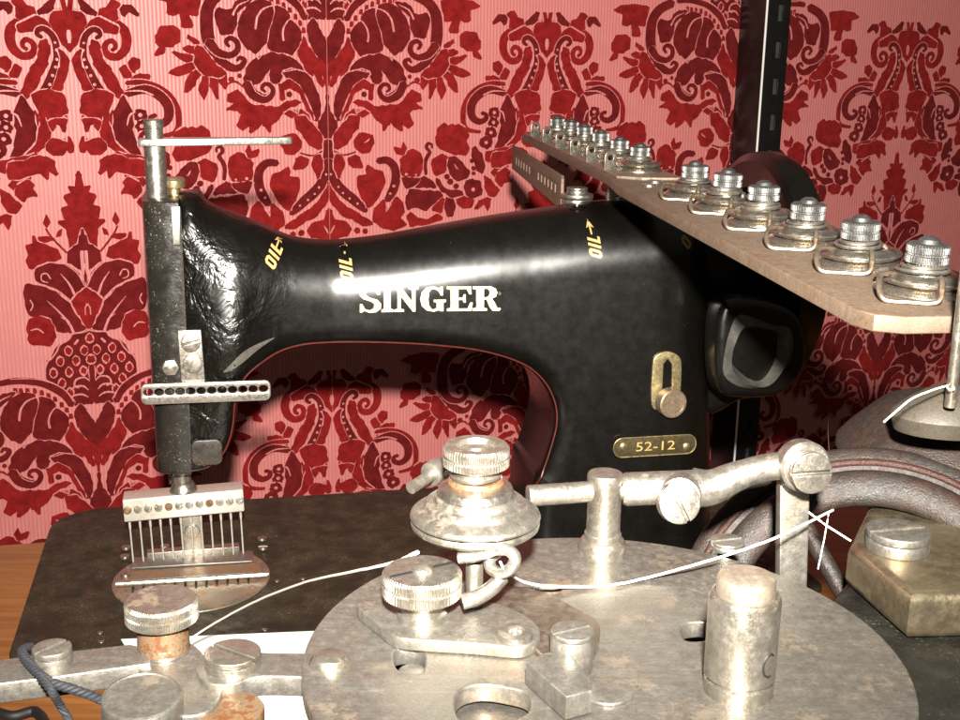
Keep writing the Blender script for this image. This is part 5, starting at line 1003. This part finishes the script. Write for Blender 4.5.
add('spring', helix_at(p, Rk*.36, Rk*.36, .0030, 2.2, 0.0008, z4+.0018), M_nickel, stud)
z5 = z4+.0046; kr = 32.5*k; top = hz(444.5)
hk = top - z5
st('knurled_nut', [(8*k, z5), (kr*.86, z5), (kr*.98, z5+.0006), (kr*.98, z5+hk*.40), (kr*.93, z5+hk*.45), (kr*.93, z5+hk*.52), (kr*.98, z5+hk*.57), (kr*.98, z5+hk-.0006), (kr*.92, z5+hk), (kr*.62, z5+hk), (kr*.55, z5+hk-.0012), (kr*.28, z5+hk-.0012), (kr*.22, z5+hk-.0004), (0, z5+hk-.0002)], M_nickel, 40, (2, 7, kr*.014, 60))
# little pin with a wrap of thread behind the stack
a_, b_ = pv(411, 488, p.y+.006), pv(440, 470, p.y+.016)
pin = add('guide_pin', tube([a_, b_, b_ + (b_-a_)*1.2], .0016, 14), M_nickel, stud)
add('pin_knob', lathe(rprof(.0032, .005, .0005), frame(pv(430, 475, p.y+.013), b_-a_), 20), M_nickel, pin)
# wire eyelet below the discs
y0 = p.y - .012
wp = [pv(459, 558, y0), pv(476, 556, y0-.001), pv(495, 550, y0-.002), pv(508, 550, y0-.003), pv(515, 558, y0-.004), pv(510, 569, y0-.004), pv(500, 573, y0-.003), pv(491, 568, y0-.001), pv(490, 559, y0+.001), pv(497, 553, y0+.003)]
we = add('wire_eyelet', tube(catmull(wp, 7), .00145, 12), M_bright, wm)
add('bracket_post', lathe(rprof(8.5*k, hz(548), .0006), Matrix.Translation(stand(474, 598, ZP+TH) + Vector((0, -.004, -TH))), 24), M_nickel, we)
add('bent_wire', tube(catmull([pv(502, 577, y0-.001), pv(492, 588, y0-.003), pv(478, 597, y0-.005), pv(462, 602, y0-.006)], 6), .0019, 12), M_steel, we)

# bracket block with bolt, right
ZK = ZB + .0135
blk = add('bracket_block', prism([zloop([(849, 543), (868, 505), (905, 503), (1010, 540), (1010, 592), (911, 594)], ZK)], ZK-ZB-.0002, Matrix.Translation((0, 0, ZB)), .0030, 5), steel('gold_steel', base=(.36, .30, .20), metal=.93, rough=.33, rust=.1, rustcol=(.06, .04, .02), dirt=.3, grain=.12, scale=.6), wm)
p = stand(897, 548, ZK)
add('bolt', slotted(31/FPX*(p-EYE).dot(_F), .0060, Matrix.Translation(up(p, -.0003)), .25, .0012), M_plate, blk)

# wheel with two rims behind the block
cw = at_t(870, 638, .362); s_ = .362/FPX
wn = (EYE-cw).normalized(); wn = (wn + Vector((0, 0, .12))).normalized()
W1 = frame(cw - wn*.006, wn, (1, 0, 0)); W2 = frame(cw + wn*.004, wn, (1, 0, 0))
def ring(R, r, M, sx=1.0): return lathe([(R + r*sx*math.cos(2*PI*i/20), r*math.sin(2*PI*i/20)) for i in range(21)], M, 128)
whl = add('wheel_rim', ring(183*s_, 9*s_, W1, 2.05), M_brown, wm)
add('inner_rim', ring(150*s_, 10*s_, W2, 1.9), M_brown, whl)
add('rim_ridge', ring(183*s_, 4.5*s_, frame(cw - wn*.0040, wn, (1, 0, 0))), steel('red_brown', base=(.030, .0115, .008), spec=.2, metal=.0, rough=.5, rust=.4, rustcol=(.03, .014, .01), bump=.1), whl)
for kk in range(4):
    a = math.radians(25+90*kk); d = Vector((math.cos(a), math.sin(a), 0))
    add('spoke', tube([W1 @ (d*8*s_), W1 @ (d*150*s_)], .0028, 12), M_brown, whl)
add('hub', lathe(rprof(22*s_, .022, .001), frame(cw - wn*.016, wn), 32), M_brown, whl)
0 and add('axle', lathe(rprof(.005, .05, .001), frame(cw + wn*.003, wn), 20), M_steel, whl)

# thread stand: capped column with a thin rod, behind the wheel
pr_ = at_t(951.5, 394, .350)
ths = thing('thread_stand', (pr_.x+.002, pr_.y, ZT), 0, 'thin upright rod on a grey domed foot behind the brown wheel', 'thread stand')
zc_ = pr_.z
add('column', lathe([(.03, 0), (.034, 0), (.034, .006), (.012, .012), (.0085, .02), (.0085, zc_-.026-ZT), (0, zc_-.026-ZT)], Matrix.Translation((pr_.x+.004, pr_.y+.046, ZT)), 40), M_cast, ths)
FD = Matrix.Translation((pr_.x+.0055, pr_.y+.0125, zc_+.0004)) @ Matrix.Diagonal((1, .66, .80, 1))
add('domed_foot', lathe([(0, -.020), (.0165, -.019), (.0180, -.013), (.0170, -.0112), (.0130, -.0072), (.0085, -.0038), (.0050, -.0020), (.0020, -.0012), (0, -.0010)], FD, 64), steel('grey_foot', base=(.045, .037, .026), metal=.2, rough=.55, rust=.35, rustcol=(.06, .034, .018), grain=.5), ths)
add('foot_flange', lathe([(.012, -.032), (.030, -.031), (.0325, -.029), (.0322, -.0265), (.0290, -.0225), (.0245, -.0180), (.0215, -.0150), (.018, -.0122), (.012, -.0100), (0, -.0095)], Matrix.Translation((pr_.x+.0165, pr_.y+.048, zc_-.0048)), 96), M_brown, ths)
add('rod', lathe(rprof(.0017, .095, .0003), Matrix.Translation((pr_.x, pr_.y, zc_-.004)), 20), M_nickel, ths)

# ------------------------------------------------------------------ linkage at lower left (bolted under the plate)
ZL = .1785
bar = add('link_bar', prism([zloop([(-40, 676), (-40, 664), (60, 652), (130, 644), (150, 648), (150, 663), (60, 676), (-40, 688)], ZL)], .0052, Matrix.Translation((0, 0, ZL-.0052)), .0005), M_plate, wm)
p = stand(53, 662, ZL); add('bar_screw', slotted(19/FPX*(p-EYE).dot(_F), .0042, Matrix.Translation(up(p, -.0003)), 1.0, .0009), M_plate, bar)
blk2 = add('link_block', prism([smooth2(zloop([(128, 655), (150, 640), (185, 640), (205, 655), (222, 690), (205, 712), (170, 712), (150, 680)], ZL-.001), 4)], .006, Matrix.Translation((0, 0, ZL-.0071)), .0006), M_plate, wm)
k2, p, r = knurled(164, 650, ZL-.001, 36.5, .0054, mat=M_nickel, shaft_r=.62, shaft_h=.0080, n=84)
add('rusty_collar', lathe([(r*.66, 0), (r*.72, .0004), (r*.70, .0062), (r*.66, .0066)], Matrix.Translation(up(p, .0004)), 32), M_rusty, k2)
p = stand(143, 720, ZL-.002); rc = 41/FPX*((p-EYE).dot(_F)-.01)
add('pivot_stud', lathe([(0, -.004), (rc*.9, -.004), (rc*.9, .001), (rc, .0015), (rc, .0058), (rc*.97, .0064), (rc*.90, .0066), (rc*.88, .0063), (0, .0063)], frame(p, (.05, -.12, 1)), 64), M_plate, wm)
bar2 = add('link_bar', prism([smooth2(zloop([(196, 668), (206, 652), (235, 645), (262, 652), (335, 655), (335, 676), (262, 676), (232, 684), (205, 682)], ZL+.0004), 4)], .0052, Matrix.Translation((0, 0, ZL-.0048)), .0005), M_plate, wm)
p = stand(233, 665, ZL+.0004); add('bar_screw', slotted(28/FPX*(p-EYE).dot(_F), .0038, Matrix.Translation(up(p, -.0003)), -.55, .0010), M_nickel, bar2)
add('rusty_pivot', lathe(rprof(34/FPX*.27, .004, .0006), Matrix.Translation(stand(230, 716, ZL-.004) - Vector((0, 0, .002))), 40), M_rusty, wm)
# front arm carrying the lower pivots back to the pedestal
add('lower_arm', prism([zloop([(110, 712), (170, 690), (262, 694), (340, 690), (400, 800), (120, 800)], ZL-.008)], .004, Matrix.Translation((0, 0, ZL-.0123)), .0005), M_plate, wm) if False else None

# ------------------------------------------------------------------ cord and threads
ct_ = ZL + .0012
cord_pts = [at_z(30, 647, ct_-.003), at_z(22, 652, ct_), at_z(33, 668, ct_+.0006), at_z(50, 682, ct_+.0006), at_z(72, 689, ct_-.0005), at_z(100, 699, ct_-.004), at_z(125, 712, ct_-.010)]
def twisted(pts, r, pitch):
    out = []
    L = [0]
    for a, b in zip(pts, pts[1:]): L.append(L[-1]+(b-a).length)
    for ph in (0, 2*PI/3, 4*PI/3):
        q = []; 
        for i, p in enumerate(pts):
            t = (pts[min(i+1, len(pts)-1)]-pts[max(i-1, 0)]).normalized(); x = t.cross(Vector((0, 0, 1))).normalized(); y = x.cross(t)
            a = ph + 2*PI*L[i]/pitch; q.append(p + (x*math.cos(a) + y*math.sin(a))*r*.52)
        out.append(tube(q, r*.60, 7))
    return join(*out)
cord = add('cord', join(twisted(catmull(cord_pts, 24), .00105, .0042), twisted(catmull([at_z(40, 676, ct_+.0012), at_z(52, 692, ct_), at_z(62, 708, ct_-.006), at_z(80, 740, ct_-.012)], 24), .0009, .0040)), M_cord)
tag(cord, 'dark blue black cord looped over the flat steel bar at lower left', 'cord')
cab = add('cable', tube(catmull([at_z(-20, 705, ZT+.004), at_z(10, 716, ZT+.004), at_z(36, 712, ZT+.004), at_z(46, 735, ZT+.004), at_z(20, 760, ZT+.004), at_z(-30, 745, ZT+.004)], 8), .0026, 12), M_dark)
tag(cab, 'black cable lying on the wooden table under the steel bar, lower left', 'cable')
def thread(pts, r, label, mat=M_thread):
    q = catmull(pts, 8)
    q = [v + Vector((random.uniform(-1, 1), random.uniform(-1, 1), random.uniform(-1, 1)))*r*.12 for v in q]
    return tag(add('thread', tube(q, r, 6), mat), label, 'thread')
st0 = stand(474, 603, ZP)
thread([at_z(168, 655, .02), at_z(205, 629, .035), at_z(250, 604, .075), at_z(300, 584, .120), at_z(345, 573.5, .160), pv(390, 564, st0.y+.004), pv(418, 552, st0.y+.004)], .00050, 'white thread slanting over the black bed up to the tension stack')
thread([pv(500, 562, y0-.0005), pv(507, 572, y0-.004), at_z(522, 581, ZP+.0065), at_z(545, 586, ZP+.003), at_z(575, 587, ZP+.0012), at_z(612, 585, ZP+.0010), at_z(650, 577, ZP+.0015), at_z(690, 566, ZP+.005), at_t(730, 554, .315), at_t(770, 540, .316), at_t(805, 524, .322), at_t(833, 510, .335)], .00032, 'long white thread from the wire eyelet across the round plate to the brown wheel')
thread([pv(803, 508, yl+.018), pv(826, 525, yl+.016), pv(851, 541, yl+.012)], .00028, 'short white thread end beside the brass coloured steel block')
thread([pv(829, 512, yl+.016), pv(824, 540, yl+.015), pv(818, 569, yl+.012)], .00018, 'fine white thread hanging straight down beside the round plate rim')
thread([at_t(836, 318, .80), at_t(834, 345, .80), at_t(830, 400, .805), at_t(828, 430, .805), at_t(831, 474, .80)], .00016, 'hair thin thread hanging in the dark gap right of the hand wheel', plain('tan_thread', (.16, .10, .06), .8))
tl = .3465
thread([at_t(946, 386, tl), at_t(949.5, 389.5, tl-.004), at_t(954, 389, tl-.002), at_t(951, 385, tl+.004), at_t(944, 386.5, tl), at_t(930, 391, tl-.004), at_t(910, 400, tl-.008), at_t(884, 422, tl-.012)], .00026, 'white thread wound round the foot of the upright rod at the right edge')

# ------------------------------------------------------------------ camera, flash, ambient light
cd = bpy.data.cameras.new('camera'); cam = bpy.data.objects.new('camera', cd); C.objects.link(cam)
cd.sensor_width = 36; cd.lens = FPX*36/960; cd.clip_start = .01; cd.clip_end = 50
cam.matrix_world = Matrix.Translation(EYE) @ Matrix((_R, _U, -_F)).transposed().to_4x4()
sc.camera = cam
fd = bpy.data.lights.new('flash', 'SPOT'); fd.energy = FLASH; fd.shadow_soft_size = .010; fd.color = (1, .945, .855)
fo = bpy.data.objects.new('flash', fd); C.objects.link(fo)
fo.location = EYE + _U*FLU - _F*FLB + _R*FLR
fd.spot_size = math.radians(90); fd.spot_blend = 1.0
fo.rotation_euler = (at_t(420, 135, 1.2) - fo.location).to_track_quat('-Z', 'Y').to_euler()
w = bpy.data.worlds.new('World'); sc.world = w; w.use_nodes = True
N, L = w.node_tree.nodes, w.node_tree.links; bg = N['Background']
tc = N.new('ShaderNodeTexCoord'); sp = N.new('ShaderNodeSeparateXYZ'); L.new(tc.outputs['Generated'], sp.inputs[0])
cr = N.new('ShaderNodeValToRGB'); mr = N.new('ShaderNodeMapRange'); L.new(sp.outputs['Z'], mr.inputs[0]); mr.inputs[1].default_value = -1; mr.inputs[2].default_value = 1
L.new(mr.outputs[0], cr.inputs[0]); e = cr.color_ramp.elements
e[0].position = .30; e[0].color = (.10, .07, .045, 1); e[1].position = .95; e[1].color = (1, .90, .74, 1)
e3 = e.new(.55); e3.color = (.42, .35, .27, 1)
L.new(cr.outputs[0], bg.inputs[0]); bg.inputs[1].default_value = AMB
sc.view_settings.view_transform = 'Standard'; sc.view_settings.look = 'None'; sc.view_settings.exposure = 0; sc.view_settings.gamma = 1
sc.cycles.use_denoising = True; sc.cycles.max_bounces = 6; sc.cycles.caustics_reflective = False; sc.cycles.caustics_refractive = False
